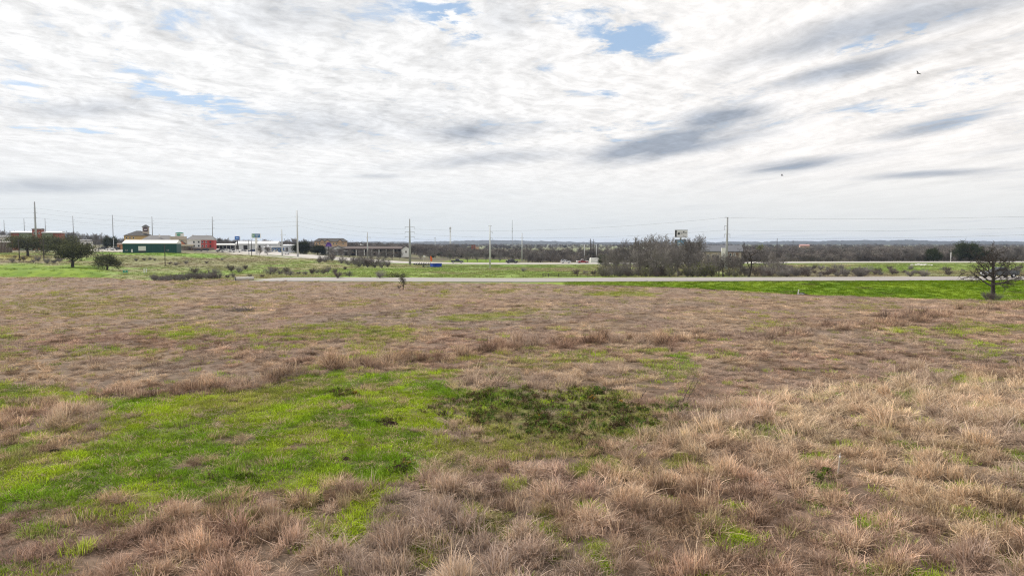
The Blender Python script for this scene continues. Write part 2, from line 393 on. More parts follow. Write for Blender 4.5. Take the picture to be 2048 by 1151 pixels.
GREENS = [(gell(955, 632, 85, 9), .75, .6), (gell(685, 649, 40, 6), .75, .8), (gell(1235, 588, 90, 5), .85, 1.0), (gell(1360, 714, 45, 8), .85, .6),
          (gell(390, 668, 65, 8), .75, .6), (gell(150, 615, 200, 22), .40, 3.0), (gell(230, 705, 110, 15), .4, 1.0), (gell(1330, 735, 80, 28), .38, 1.0),
          (gell(820, 720, 180, 10), .4, .5), (gell(1640, 960, 40, 25), .5, .3), (gell(1500, 855, 60, 25), .4, .4), (gell(1910, 1060, 55, 25), .6, .3),
          (gell(1560, 1100, 40, 25), .4, .3), (gell(1950, 700, 70, 14), .4, .8), (gell(1900, 660, 120, 12), .3, 1.0), (gell(600, 680, 60, 8), .5, .6),
          (gell(60, 1060, 70, 28), .6, .4), (gell(220, 1030, 100, 25), .5, .4), (gell(480, 1040, 70, 28), .45, .4), (gell(1250, 800, 60, 20), .4, .4),
          (gell(330, 640, 260, 12), .25, 1.5), (gell(1290, 945, 50, 20), .4, .4), (gell(930, 1000, 60, 18), .35, .3), (gell(2000, 860, 40, 25), .4, .4)]
P_FRONT = gpoly([(-300, 1085), (150, 1060), (380, 1035), (560, 1000), (760, 958), (1000, 930), (1180, 890), (1340, 840), (1500, 790), (1700, 755), (2150, 725), (2600, 1400), (-900, 1400)])
P_STRAW = gpoly([(1320, 855), (1500, 795), (1650, 765), (1900, 750), (2100, 770), (2100, 890), (1800, 870), (1500, 900), (1330, 920)])
L_RIDGE = gpoly([(180, 792), (400, 777), (560, 756), (700, 739), (860, 716), (960, 701), (1130, 690), (1300, 680), (1500, 668), (1700, 655), (1850, 636), (2100, 607)])
P_PALE = gpoly([(860, 790), (900, 760), (1000, 745), (1300, 740), (1330, 775), (1200, 790), (1000, 785)])
def cover(X, Y):
    """greenness, grass height, weeds, straw tone on the field"""
    wx = (fbm(X / 1.6, Y / 1.6, 11, 4) - .5) * 3.2; wy = (fbm(X / 1.6 + 50, Y / 1.6, 21, 4) - .5) * 3.2
    sc = np.clip(Y / 22.0, .5, 2.5)
    x, y = X + wx * sc, Y + wy * sc
    g = 0.10 + 0.30 * smooth(.52, .72, fbm(X / 4, Y / 6, 31, 4))
    inside = smooth(-.8, .7, sdist(x, y, P_MAIN))
    hole = smooth(-.4, .5, sdist(x, y, P_HOLE))
    tuft = smooth(.60, .72, fbm(X / .9, Y / 1.3, 41, 3))
    g = np.maximum(g, inside * (1 - hole * .85) * (1 - .65 * tuft) * (.80 + .4 * smooth(.35, .6, fbm(X / 2.2, Y / 2.6, 47, 4))))
    g = np.maximum(g, .55 * smooth(-.7, .6, sdist(x, y, P_OLIVE)))
    for P, a, s in GREENS:
        g = np.maximum(g, a * smooth(-s, s, sdist(x, y, P)))
    weed = smooth(-1.3, .9, sdist(x, y, P_WEED))
    front = smooth(-.8, .8, sdist(x, y, P_FRONT))
    ridge = np.exp(-(ldist(x, y, L_RIDGE) / np.clip(Y / 45, .55, 1.6)) ** 2)
    straw = smooth(-1, 1, sdist(x, y, P_STRAW))
    pale = smooth(-.6, .6, sdist(x, y, P_PALE))
    g = g * (1 - .75 * ridge) * (1 - .6 * straw) * (1 - .5 * front * (1 - inside))
    g = np.maximum(g, .75 * front * smooth(.60, .70, fbm(X / .85 + 31, Y / 1.1, 55, 3)) * (1 - .6 * straw))
    g = np.maximum(g, weed * .7)
    hgt = .145 + .135 * front + .22 * ridge + .015 * straw + .10 * pale + .10 * hole * inside
    hgt = hgt * (.65 + .8 * fbm(X / 2.1, Y / 2.1, 51, 3)) * (1 - .45 * smooth(30, 70, Y) * (1 - ridge))
    return g, hgt, weed, straw, front, ridge, pale
BR_PINK = np.array([.455, .308, .238]); BR_TAN = np.array([.525, .38, .262]); BR_STRAW = np.array([.57, .44, .305])
BR_GREY = np.array([.40, .31, .255]); BR_DARK = np.array([.215, .135, .09])
GR_LIME = np.array([.320, .415, .028]); GR_MID = np.array([.165, .275, .020]); GR_OLIVE = np.array([.285, .265, .075]); GR_DARK = np.array([.055, .095, .018])
def lerp(a, b, t): return a * (1 - t[..., None]) + b * t[..., None]
def dry_colour(X, Y, straw, front, ridge, pale):
    n1 = fbm(X / 3.5, Y / 5, 61, 4); n2 = fbm(X / 1.2 + 9, Y / 1.2, 71, 3); n3 = fbm(X / 9, Y / 14, 81, 3)
    c = lerp(BR_PINK[None], BR_TAN[None], smooth(.35, .7, n1))
    c = lerp(c, BR_STRAW[None] , np.clip(.85 * straw * smooth(.3, .6, n2) + .35 * front * smooth(.5, .7, n2) + .45 * pale, 0, 1))
    c = lerp(c, BR_GREY[None], .75 * smooth(.52, .68, n3))
    c = lerp(c, BR_DARK[None], .75 * smooth(.60, .74, n2) * (1 - straw * .6))
    c = lerp(c, BR_DARK[None] * 1.15, .5 * ridge)
    c = lerp(c, np.array([.44, .325, .235])[None], .5 * smooth(40, 90, Y) * (1 - pale))
    return c
def green_colour(X, Y):
    n1 = fbm(X / 1.8, Y / 2.6, 91, 4); n2 = fbm(X / 5, Y / 7, 95, 3)
    c = lerp(GR_MID[None], GR_LIME[None], smooth(.35, .62, n1))
    return lerp(c, GR_OLIVE[None], np.maximum(.65 * smooth(.48, .68, n2), .7 * smooth(35, 60, Y)))
FIELD_END = lambda X: np.interp(X, [-500, -75, -55, -35, 0, 17, 41, 54, 85, 300], [140, 118, 114, 106, 104, 98, 80, 72, 66, 44])

def ground_colour(X, Y):
    sh = X.shape; X = X.ravel(); Y = Y.ravel()
    g, hg, weed, straw, front, ridge, pale = cover(X, Y)
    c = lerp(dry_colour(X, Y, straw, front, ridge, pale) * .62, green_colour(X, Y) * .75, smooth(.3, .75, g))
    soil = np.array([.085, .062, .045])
    c = lerp(c, soil[None] * np.ones_like(c), (.55 + .3 * smooth(.4, .65, fbm(X / .5, Y / .5, 101, 2))) * (1 - .45 * smooth(30, 75, Y)))  # soil tone, weighted near the camera to paint shade into gaps between tufts
    # beyond the field
    u = X / np.maximum(Y, 1.0); px = u * F + W / 2
    nA = fbm(X / 9, Y / 14, 111, 4); nB = fbm(X / 30, Y / 45, 121, 4); nC = fbm(X / 2.5, Y / 4, 131, 3)
    def band(px0, px1, y0, y1, s=40, t=12):
        return smooth(px0 - s, px0 + s, px + (nB - .5) * 160) * (1 - smooth(px1 - s, px1 + s, px + (nB - .5) * 160)) * \
               smooth(y0 - t, y0 + t, Y + (nA - .5) * 24) * (1 - smooth(y1 - t, y1 + t, Y + (nA - .5) * 24))
    meadow = lerp(np.array([.205, .235, .082])[None], np.array([.255, .23, .125])[None], smooth(.42, .62, nA))
    meadow = lerp(meadow, np.array([.17, .26, .045])[None], .7 * smooth(.48, .62, nB))
    wood = lerp(np.array([.115, .10, .068])[None], np.array([.15, .145, .075])[None], smooth(.4, .6, nB))
    far = lerp(meadow, wood, smooth(330, 360, Y))
    far = lerp(far, np.array([.23, .25, .14])[None], smooth(.5, .56, fbm(X / 120, Y / 260, 141, 3)) * smooth(500, 800, Y))
    lush = lerp(np.array([.100, .172, .007])[None], np.array([.168, .245, .014])[None], smooth(.35, .65, nC * .6 + nA * .4))
    far = lerp(far, lush, band(-900, 225, 126, 218, 30, 6))
    far = lerp(far, np.array([.30, .27, .07])[None], .8 * band(-900, 60, 236, 270, 30, 6))
    far = lerp(far, np.array([.15, .12, .075])[None], .8 * band(-900, 900, 222, 236, 30, 5) * (px < 120))
    far = lerp(far, np.array([.19, .165, .095])[None], .65 * band(230, 520, 225, 300, 40, 10))
    far = lerp(far, np.array([.17, .30, .035])[None], .8 * band(190, 440, 296, 322, 20, 6))
    far = lerp(far, np.array([.20, .29, .06])[None], .75 * band(640, 850, 150, 235, 50, 10))
    far = lerp(far, np.array([.13, .215, .035])[None], .6 * band(850, 1160, 255, 305, 40, 8))
    far = lerp(far, lush, .85 * band(910, 1025, 365, 450, 15, 15))
    far = lerp(far, np.array([.19, .16, .115])[None], .85 * band(1480, 1760, 130, 250, 50, 14))
    far = lerp(far, np.array([.21, .175, .12])[None], .6 * band(1740, 2600, 130, 185, 40, 12))
    far = lerp(far, np.array([.155, .25, .03])[None], .7 * band(1700, 2600, 215, 300, 40, 12))
    conc = np.array([.40, .375, .335])
    far = lerp(far, conc[None] * (0.85 + .3 * nC[..., None]), .95 * band(428, 600, 332, 420, 8, 4))
    far = lerp(far, conc[None] * (0.85 + .3 * nC[..., None]), .95 * band(165, 262, 335, 420, 8, 4))
    far = lerp(far, np.array([.42, .30, .22])[None], .8 * band(1100, 1150, 340, 372, 8, 5))
    # grass verge between field and road
    fe = FIELD_END(X)
    verge = smooth(-2.0, 2.0, Y - fe + (nA - .5) * 6)
    bank = lerp(lush, np.array([.26, .33, .05])[None], .55 * (1 - smooth(1, 14, Y - fe)))
    bank = lerp(bank, np.array([.12, .11, .05])[None], .5 * smooth(.62, .75, fbm(X / 3, Y / 3, 151, 3)))
    bank = lerp(bank, meadow * .9, 1 - smooth(-2, 12, X))
    c = lerp(c, bank, verge)
    c = lerp(c, far, smooth(-4, 4, Y - np.interp(X, [-500, -90, -60, -40, 0, 140, 500], [150, 124, 120, 120, 121, 131, 157])))
    d, _ = road_d(X, Y)
    c = lerp(c, np.array([.17, .14, .095])[None], .5 * (1 - smooth(6.2, 8.5, d)))
    return np.clip(c, .004, .9).reshape(sh + (3,))

def build_ground():
    rows = np.concatenate([np.linspace(-25, 6, 12, endpoint=False), np.exp(np.linspace(math.log(6), math.log(150), 260, endpoint=False)),
                           np.exp(np.linspace(math.log(150), math.log(480), 110, endpoint=False)), np.exp(np.linspace(math.log(480), math.log(6900), 45))])
    us = np.linspace(-1.35, 1.35, 430)
    Yg, U = np.meshgrid(rows, us, indexing='ij'); X = U * (np.maximum(Yg, -25) + 30) * .92
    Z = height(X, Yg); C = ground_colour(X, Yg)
    nr, nc = X.shape
    V = np.stack([X, Yg, Z], -1).reshape(-1, 3)
    i = np.arange(nr * nc).reshape(nr, nc)
    Fq = np.stack([i[:-1, :-1], i[:-1, 1:], i[1:, 1:], i[1:, :-1]], -1).reshape(-1, 4)
    me = bpy.data.meshes.new('ground')
    me.vertices.add(len(V)); me.vertices.foreach_set('co', V.ravel())
    me.loops.add(Fq.size); me.loops.foreach_set('vertex_index', Fq.ravel())
    me.polygons.add(len(Fq)); me.polygons.foreach_set('loop_start', np.arange(0, Fq.size, 4)); me.polygons.foreach_set('loop_total', np.full(len(Fq), 4))
    me.update(); me.validate()
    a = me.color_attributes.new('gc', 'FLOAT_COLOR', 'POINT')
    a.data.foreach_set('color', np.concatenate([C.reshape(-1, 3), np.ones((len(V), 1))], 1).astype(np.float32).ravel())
    me.polygons.foreach_set('use_smooth', [True] * len(me.polygons))
    m = bpy.data.materials.new('earth_and_grass'); m.use_nodes = True; t = NT(m.node_tree); t.n.clear()
    out = t.add('ShaderNodeOutputMaterial'); b = t.add('ShaderNodeBsdfPrincipled', Roughness=.95); b.inputs['Specular IOR Level'].default_value = .1
    t.l.new(b.outputs[0], out.inputs[0])
    gc = t.add('ShaderNodeAttribute', {'attribute_name': 'gc'}).outputs['Color']
    co = t.add('ShaderNodeNewGeometry').outputs['Position']
    n1, _ = t.noise(co, 4.0, 5, .65); n2, _ = t.noise(co, .9, 5, .6); n3, _ = t.noise(co, .22, 4, .6)
    f = t.m('ADD', t.m('MULTIPLY', t.m('SUBTRACT', n1, .5), 1.0), t.m('MULTIPLY', t.m('SUBTRACT', n2, .5), 1.0))
    f = t.m('ADD', f, t.m('MULTIPLY', t.m('SUBTRACT', n3, .5), .7)); f = t.m('ADD', f, 1.0)
    t.l.new(t.vm('SCALE', gc, scale=f), b.inputs['Base Color'])
    bp = t.add('ShaderNodeBump', Strength=.7, Distance=.12); t.l.new(n2, bp.inputs['Height']); t.l.new(bp.outputs[0], b.inputs['Normal'])
    me.materials.append(m)
    o = bpy.data.objects.new('ground', me); COL.objects.link(o)
    return tag(o, 'winter field of dry brown and green grass sloping to meadows', 'ground', kind='structure')
build_ground()

def strip(name, L, half0, half1, z, m, parent=None):
    """a ribbon along a centreline between two offsets"""
    L = np.asarray(L); T = np.gradient(L[:, :2], axis=0); T /= np.linalg.norm(T, axis=1)[:, None]; N = np.stack([-T[:, 1], T[:, 0]], 1)
    b = MB(); A = L[:, :2] + N * half0; B = L[:, :2] + N * half1
    zz = L[:, 2] + z
    vs = [(A[i, 0], A[i, 1], zz[i]) for i in range(len(L))] + [(B[i, 0], B[i, 1], zz[i]) for i in range(len(L))]
    n = len(L); b.add(vs, [(i, i + 1, n + i + 1, n + i) for i in range(n - 1)])
    return b.build(name, m, parent)
ASPH = mat('pale_asphalt', (.30, .278, .272), .9, .10, 1.2, bump=.2)
PAINT_Y = mat('yellow_line_paint', (.55, .42, .08), .8, .1, 3); PAINT_W = mat('white_line_paint', (.75, .75, .72), .8, .08, 3)
rd = tag(strip('road', ROADL, 5.9, -5.9, .02, ASPH), 'pale two-lane asphalt road along the far side of the field', 'road', kind='structure')
strip('centre_line', ROADL, .08, -.08, .026, PAINT_Y, rd)
strip('edge_line', ROADL, 4.1, 4.0, .026, PAINT_W, rd); strip('edge_line', ROADL, -4.0, -4.1, .026, PAINT_W, rd)
hw = densify([(u_of(p) * y, y, 0) for p, y in HWY], 8.0)
hw[:, 2] = height(hw[:, 0], hw[:, 1])
k = np.ones(9) / 9; hw[4:-4, 2] = np.convolve(hw[:, 2], k, 'valid')
hwo = tag(strip('highway', hw, 11, -11, .55, mat('pale_concrete', (.42, .395, .365), .9, .08, .6)), 'pale concrete highway crossing behind the meadow', 'road', kind='structure')
# embankment under the highway so that its edges meet the ground
def embank():
    T = np.gradient(hw[:, :2], axis=0); T /= np.linalg.norm(T, axis=1)[:, None]; N = np.stack([-T[:, 1], T[:, 0]], 1)
    n = len(hw); b = MB(); offs = [(-20, -1.2), (-11.2, .5), (11.2, .5), (20, -1.2)]
    vs = [(hw[i, 0] + N[i, 0] * o, hw[i, 1] + N[i, 1] * o, hw[i, 2] + z) for o, z in offs for i in range(n)]
    fs = [(k * n + i, (k + 1) * n + i, (k + 1) * n + i + 1, k * n + i + 1) for k in range(3) for i in range(n - 1)]
    b.add(vs, fs); o = b.build('embankment', mat('verge_grass', (.14, .185, .045), .95, .35, .5), hwo)
embank()

# ------------------------------------------------------------------ grass (one mass of each sort)
def clump(name, seed, n, rad, h, lean, width, curl=.5, seg=3, m=None, vlo=.65, vhi=1.3, kink=0.0, base=.78, tip=1.18):
    """a tuft: n blades, each a tapering ribbon, darker at the foot, paler at the tip"""
    r = np.random.RandomState(seed); b = MB()
    for i in range(n):
        a = r.uniform(0, 2 * math.pi); q = rad * math.sqrt(r.uniform()); x, y = q * math.cos(a), q * math.sin(a)
        hh = h * r.uniform(.45, 1.1); ln = lean * abs(r.normal(0, 1)) * hh + .01
        dirn = a + r.normal(0, .9); dx, dy = math.cos(dirn) * ln, math.sin(dirn) * ln
        fa = r.uniform(0, math.pi); wx, wy = math.cos(fa) * width, math.sin(fa) * width
        col = float(r.uniform(vlo, vhi)); tint = r.uniform(-.06, .06); kx, ky = r.normal(0, kink * hh, 2)
        vs = []; b0 = len(b.v)
        for k in range(seg + 1):
            t = k / seg; bend = t ** (1 + curl)
            z = hh * t * (1 - .25 * min(ln / (hh + 1e-6), 1.5) * t * t)
            w = 1 - .8 * t ** 2; kk = math.sin(t * math.pi) if k < seg else -.4
            X_, Y_ = x + dx * bend + kx * kk, y + dy * bend + ky * kk
            vs += [(X_ - wx * w, Y_ - wy * w, z), (X_ + wx * w, Y_ + wy * w, z)]
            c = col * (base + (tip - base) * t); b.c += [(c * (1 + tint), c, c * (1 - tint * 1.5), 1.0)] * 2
        b.add(vs, [(2 * k, 2 * k + 1, 2 * k + 3, 2 * k + 2) for k in range(seg)])
    return bpy.data.objects.new(name, b.mesh(name, m))
def instancer(name, protos, P, R, S, I, C, label, cat):
    src = bpy.data.collections.new(name + '_sources')
    for o in protos: src.objects.link(o)
    me = bpy.data.meshes.new(name); me.vertices.add(len(P)); me.vertices.foreach_set('co', np.asarray(P, np.float32).ravel())
    def at_(nm, ty, arr, key):
        a = me.attributes.new(nm, ty, 'POINT'); a.data.foreach_set(key, arr)
    at_('rot', 'FLOAT_VECTOR', np.asarray(R, np.float32).ravel(), 'vector'); at_('scl', 'FLOAT_VECTOR', np.asarray(S, np.float32).ravel(), 'vector')
    at_('idx', 'INT', np.asarray(I, np.int32), 'value')
    at_('col', 'FLOAT_COLOR', np.concatenate([np.asarray(C), np.ones((len(P), 1))], 1).astype(np.float32).ravel(), 'color')
    me.update()
    o = bpy.data.objects.new(name, me); COL.objects.link(o)
    ng = bpy.data.node_groups.new(name + '_nodes', 'GeometryNodeTree')
    ng.interface.new_socket('Geometry', in_out='INPUT', socket_type='NodeSocketGeometry'); ng.interface.new_socket('Geometry', in_out='OUTPUT', socket_type='NodeSocketGeometry')
    n = ng.nodes; l = ng.links
    gi = n.new('NodeGroupInput'); go = n.new('NodeGroupOutput'); ip = n.new('GeometryNodeInstanceOnPoints'); ci = n.new('GeometryNodeCollectionInfo')
    ci.inputs['Collection'].default_value = src; ci.inputs['Separate Children'].default_value = True; ci.inputs['Reset Children'].default_value = True
    def na(nm, ty):
        q = n.new('GeometryNodeInputNamedAttribute'); q.data_type = ty; q.inputs['Name'].default_value = nm; return q.outputs['Attribute']
    er = n.new('FunctionNodeEulerToRotation'); l.new(na('rot', 'FLOAT_VECTOR'), er.inputs[0])
    l.new(gi.outputs[0], ip.inputs['Points']); l.new(ci.outputs[0], ip.inputs['Instance']); ip.inputs['Pick Instance'].default_value = True
    l.new(na('idx', 'INT'), ip.inputs['Instance Index']); l.new(er.outputs[0], ip.inputs['Rotation']); l.new(na('scl', 'FLOAT_VECTOR'), ip.inputs['Scale'])
    l.new(ip.outputs[0], go.inputs[0])
    mo = o.modifiers.new('scatter', 'NODES'); mo.node_group = ng
    return tag(o, label, cat, kind='stuff')
GRASS = mat_veg('grass_blades', trans=.22, inst=True)
R = np.random.RandomState(3)
def spread(y0, y1, dens, ulim=.92):
    n = int(dens * ulim * (y1 * y1 - y0 * y0))
    Y = np.sqrt(R.uniform(y0 * y0, y1 * y1, n)); X = R.uniform(-ulim, ulim, n) * (Y + 2.0)
    return X, Y
def finish(X, Y, tilt=.12, dz=-.02):
    P = np.stack([X, Y, height(X, Y) + dz], 1)
    Ro = np.stack([R.normal(0, tilt, len(X)), R.normal(0, tilt, len(X)), R.uniform(-math.pi, math.pi, len(X))], 1)
    return P, Ro
def worley(X, Y, cell, seed):
    """distance to the nearest tussock centre (in cells) and that tussock's own random number"""
    x = X / cell; y = Y / cell; ix = np.floor(x); iy = np.floor(y)
    best = np.full(X.shape, 9.0); idv = np.zeros(X.shape)
    for dx in (-1, 0, 1):
        for dy in (-1, 0, 1):
            cx = ix + dx; cy = iy + dy
            fx = cx + _hash(cx, cy, seed); fy = cy + _hash(cx, cy, seed + 1)
            d = np.hypot(x - fx, y - fy); m = d < best; best = np.where(m, d, best); idv = np.where(m, _hash(cx, cy, seed + 2), idv)
    return best, idv
def build_grass():
    HD = .40
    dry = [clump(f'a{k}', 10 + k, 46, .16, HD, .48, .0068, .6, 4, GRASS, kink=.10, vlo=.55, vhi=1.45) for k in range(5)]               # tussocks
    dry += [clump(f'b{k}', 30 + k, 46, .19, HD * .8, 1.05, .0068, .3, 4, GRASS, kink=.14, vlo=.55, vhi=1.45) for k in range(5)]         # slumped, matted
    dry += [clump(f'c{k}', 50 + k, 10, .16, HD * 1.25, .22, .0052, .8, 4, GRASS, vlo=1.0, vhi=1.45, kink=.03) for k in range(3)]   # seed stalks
    XX, YY = [], []
    for y0, y1, dn in ((7, 16, 52), (16, 26, 36), (26, 45, 17), (45, 75, 7.5), (75, 122, 3)):
        x, y = spread(y0, y1, dn); XX.append(x); YY.append(y)
    X = np.concatenate(XX); Y = np.concatenate(YY)
    g, hg, weed, straw, front, ridge, pale = cover(X, Y)
    wd_, wid = worley(X + (fbm(X, Y, 7, 2) - .5) * .7, Y * .8, .82, 301); wd2, wid2 = worley(X, Y * .7, 2.7, 311)
    dome = 1 - smooth(.12, .62, wd_)
    dome = dome * (.55 + .75 * wid) * (.6 + .6 * wid2)
    keep = (R.uniform(size=len(X)) > np.clip(g * 1.25 - .12, 0, .90)) & (R.uniform(size=len(X)) > weed * .62) & (Y < FIELD_END(X) + R.uniform(-3, 2, len(X)))
    far_ = smooth(35, 60, Y)
    keep &= R.uniform(size=len(X)) < (.40 + .8 * dome + .3 * ridge) * (1 - far_) + far_
    X, Y, g, hg, straw, front, ridge, pale, dome, wid, wid2, far_ = [a[keep] for a in (X, Y, g, hg, straw, front, ridge, pale, dome, wid, wid2, far_)]
    P, Ro = finish(X, Y)
    n = len(X); rr = R.uniform(size=n); tall = np.clip((hg - .2) / .25, 0, 1)
    typ = np.where(rr < .14 * tall + .02 + .25 * straw, 2, np.where(rr < .25 + .45 * tall * dome + .3 * ridge, 0, 1))
    I = np.where(typ == 0, R.randint(0, 5, n), np.where(typ == 1, R.randint(5, 10, n), R.randint(10, 13, n)))
    s = R.uniform(.65, 1.15, n) * np.clip(.9 + Y / 48, 1.0, 2.6)
    hs = hg / HD * np.where(typ == 1, .75, 1.0) * R.uniform(.8, 1.2, n) * (1 - .4 * np.clip(g, 0, 1)) * (.55 + .75 * dome) * 1.25
    bigt = np.where((R.uniform(size=n) < .07) & (Y > 32), 1.7, 1.0); hs = hs * bigt
    s = s * np.clip(.42 + .5 * hs, .45, 1.2)
    S = np.stack([s, s, np.maximum(hs, .22)], 1)
    P[:, 2] += .10 * dome * np.clip(hg / .3, 0, 1.3) * (1 - far_ * .5)
    C = dry_colour(X, Y, straw, front, ridge, pale)
    C = lerp(C, BR_STRAW[None] * 1.08, np.where(typ == 2, .7, 0.0))
    C = lerp(C, GR_OLIVE[None], np.clip(g * 1.1 - .05, 0, .7) * R.uniform(.3, 1, n))
    C = C * (.70 + .6 * wid)[:, None] * R.uniform(.75, 1.25, n)[:, None] * 1.08
    C = C * (1 + far_ * (1.5 * (fbm(X / 1.3, Y / 4.5, 341, 3) - .5)))[:, None]
    C = lerp(C, np.array([.13, .085, .06])[None], .7 * np.where(R.uniform(size=n) < .10 + .25 * smooth(.58, .7, fbm(X / .9, Y / 1.5, 351, 2)), 1.0, 0.0))
    C = C * np.where(bigt > 1, .62, 1.0)[:, None]
    C = lerp(C, BR_GREY[None] * 1.1, .55 * smooth(.6, .9, wid2)); C = lerp(C, BR_STRAW[None], .4 * smooth(.75, .95, wid))
    # wind has laid the tall straw over towards the left
    lay = .30 * straw + .10 * front
    Ro[:, 0] += lay * np.sin(Ro[:, 2]) * -1; Ro[:, 1] -= lay * np.cos(Ro[:, 2])
    instancer('dry_grass', dry, P, Ro, S, I, C, 'tall dry brown winter grass standing in tussocks over the field', 'grass')
    # ---- green
    HG = .10
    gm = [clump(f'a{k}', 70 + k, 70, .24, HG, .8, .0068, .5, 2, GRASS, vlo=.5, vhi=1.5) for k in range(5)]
    XX, YY = [], []
    for y0, y1, dn in ((7, 16, 30), (16, 28, 22), (28, 50, 10), (50, 120, 2)):
        x, y = spread(y0, y1, dn); XX.append(x); YY.append(y)
    X = np.concatenate(XX); Y = np.concatenate(YY)
    g, hg, weed, straw, front, ridge, pale = cover(X, Y)
    keep = (R.uniform(size=len(X)) < np.clip(g * 1.5 - .15, .03, 1)) & (R.uniform(size=len(X)) > weed * .85) & (Y < FIELD_END(X))
    X, Y, g, front = X[keep], Y[keep], g[keep], front[keep]
    wd_, wid = worley(X, Y * .8, .7, 321); dome = 1 - smooth(.1, .7, wd_)
    P, Ro = finish(X, Y, .08, -.01); n = len(X)
    s = R.uniform(.75, 1.2, n) * np.clip(.9 + Y / 60, 1.0, 2.4); hs = R.uniform(.7, 1.3, n) * (.55 + .9 * dome * wid + .35 * fbm(X / 1.1, Y / 1.1, 211, 3))
    hs = hs * (1 + .7 * (1 - smooth(.3, .8, g)))
    C = green_colour(X, Y); C = lerp(C, BR_TAN[None] * .9, np.clip((.75 - g) * .9, 0, .6) * R.uniform(0, 1, n)) * (R.uniform(.8, 1.2, n) * (.75 + .5 * wid))[:, None]
    C = lerp(C, BR_TAN[None], np.where(R.uniform(size=n) < .13, .85, 0.0))
    instancer('green_grass', gm, P, Ro, np.stack([s, s, hs], 1), R.randint(0, 5, n), C, 'short bright green grass in patches between the dry tussocks', 'grass')
    # ---- verge and bank: short lush turf on the ditch, farther tufts on the meadows
    n = 26000
    Y = np.sqrt(R.uniform(62 ** 2, 128 ** 2, n)); X = R.uniform(-.3, .85, n) * Y
    d, _ = road_d(X, Y); keep = (Y > FIELD_END(X) - 1.5) & (d > 6.6) & (X > 8) & (Y < 114 + .07 * X)
    X, Y = X[keep], Y[keep]; P, Ro = finish(X, Y, .1, -.01); n = len(X)
    C = ground_colour(X, Y) * R.uniform(.9, 1.2, n)[:, None]; s = R.uniform(.9, 2.0, n); hs = R.uniform(.6, 1.5, n)
    tf = [clump(f'a{k}', 120 + k, 50, .35, HG, .7, .012, .5, 2, GRASS) for k in range(3)]
    instancer('bank_grass', tf, P, Ro, np.stack([s, s, hs], 1), R.randint(0, 3, n), C, 'lush green turf on the road bank and ditch', 'grass')
    n = 30000
    Y = np.sqrt(R.uniform(128 ** 2, 330 ** 2, n)); X = R.uniform(-.85, .85, n) * Y
    d, _ = road_d(X, Y); keep = (d > 7.5) & ((X / Y > -.58) | (Y > 218) | (R.uniform(size=len(X)) < .15)) & (fbm(X / 12, Y / 12, 221, 3) > .38) & (np.abs(Y - np.interp(X / Y, [u_of(p) for p, _ in HWY[::-1]], [y for _, y in HWY[::-1]])) > 17)
    X, Y = X[keep], Y[keep]; P, Ro = finish(X, Y, .15, -.02); n = len(X)
    C = ground_colour(X, Y); C = lerp(C, np.array([.26, .21, .13])[None], R.uniform(0, .4, n)) * R.uniform(1.05, 1.4, n)[:, None]
    s = R.uniform(1.2, 2.6, n); hs = R.uniform(.35, 1.1, n)
    tf2 = [clump(f'a{k}', 140 + k, 40, .40, .28, .6, .022, .5, 2, GRASS) for k in range(3)]
    instancer('meadow_grass', tf2, P, Ro, np.stack([s, s, hs], 1), R.randint(0, 3, n), C, 'rough tufted grass over the meadows beyond the road', 'grass')
    # ---- weeds: broad dark leaves on short stems
    def weed_plant(name, seed):
        r = np.random.RandomState(seed); b = MB()
        for i in range(5):
            x, y = r.normal(0, .07, 2); h = r.uniform(.10, .24); b.tube((x, y, 0), (x + r.normal(0, .02), y + r.normal(0, .02), h), .004, .003, 3, False, .35)
            for k in range(11):
                z = h * r.uniform(.25, 1.05); a = r.uniform(0, 6.28); L = r.uniform(.025, .055); w = L * .30; dz = r.uniform(-.5, .5) * L
                d = np.array([math.cos(a), math.sin(a)]); q = np.array([-d[1], d[0]]); c = float(r.uniform(.45, 1.6))
                b.add([(x, y, z), (x + d[0] * L * .5 + q[0] * w, y + d[1] * L * .5 + q[1] * w, z + dz * .6), (x + d[0] * L, y + d[1] * L, z + dz), (x + d[0] * L * .5 - q[0] * w, y + d[1] * L * .5 - q[1] * w, z + dz * .6)], [(0, 1, 2, 3)], (c, c, c, 1))
        return bpy.data.objects.new(name, b.mesh(name, GRASS))
    wd = [weed_plant(f'a{k}', 90 + k) for k in range(5)]
    x, y = spread(14, 28, 30, .4); wv = cover(x, y)[2]; keep = R.uniform(size=len(x)) < wv * (.25 + .9 * smooth(.35, .6, fbm(x / .6, y / .6, 361, 3))); X, Y = x[keep], y[keep]
    for cx, cy in ((780, 845), (800, 935), (680, 785), (600, 1010), (1640, 960), (700, 790), (470, 960)):
        q = gnd(cx, cy); nn = 13; X = np.append(X, q.x + R.normal(0, .32, nn)); Y = np.append(Y, q.y + R.normal(0, .25, nn))
    P, Ro = finish(X, Y, .2, 0); n = len(X); s = R.uniform(.7, 1.25, n)
    C = lerp((GR_DARK * 1.2)[None], np.array([.16, .18, .035])[None], R.uniform(0, 1, n) ** 2.2)
    C = lerp(C, np.array([.40, .20, .03])[None], np.where(R.uniform(size=n) < .012, .7, 0.0)); C = lerp(C, np.array([.10, .06, .04])[None], np.where(R.uniform(size=n) < .38, .85, 0.0))
    instancer('broadleaf_weeds', wd, P, Ro, np.stack([s * 1.2, s * 1.2, s * R.uniform(.45, .9, n)], 1), R.randint(0, 5, n), C, 'dark green low broadleaf weeds in a patch on the field', 'weeds')
build_grass()

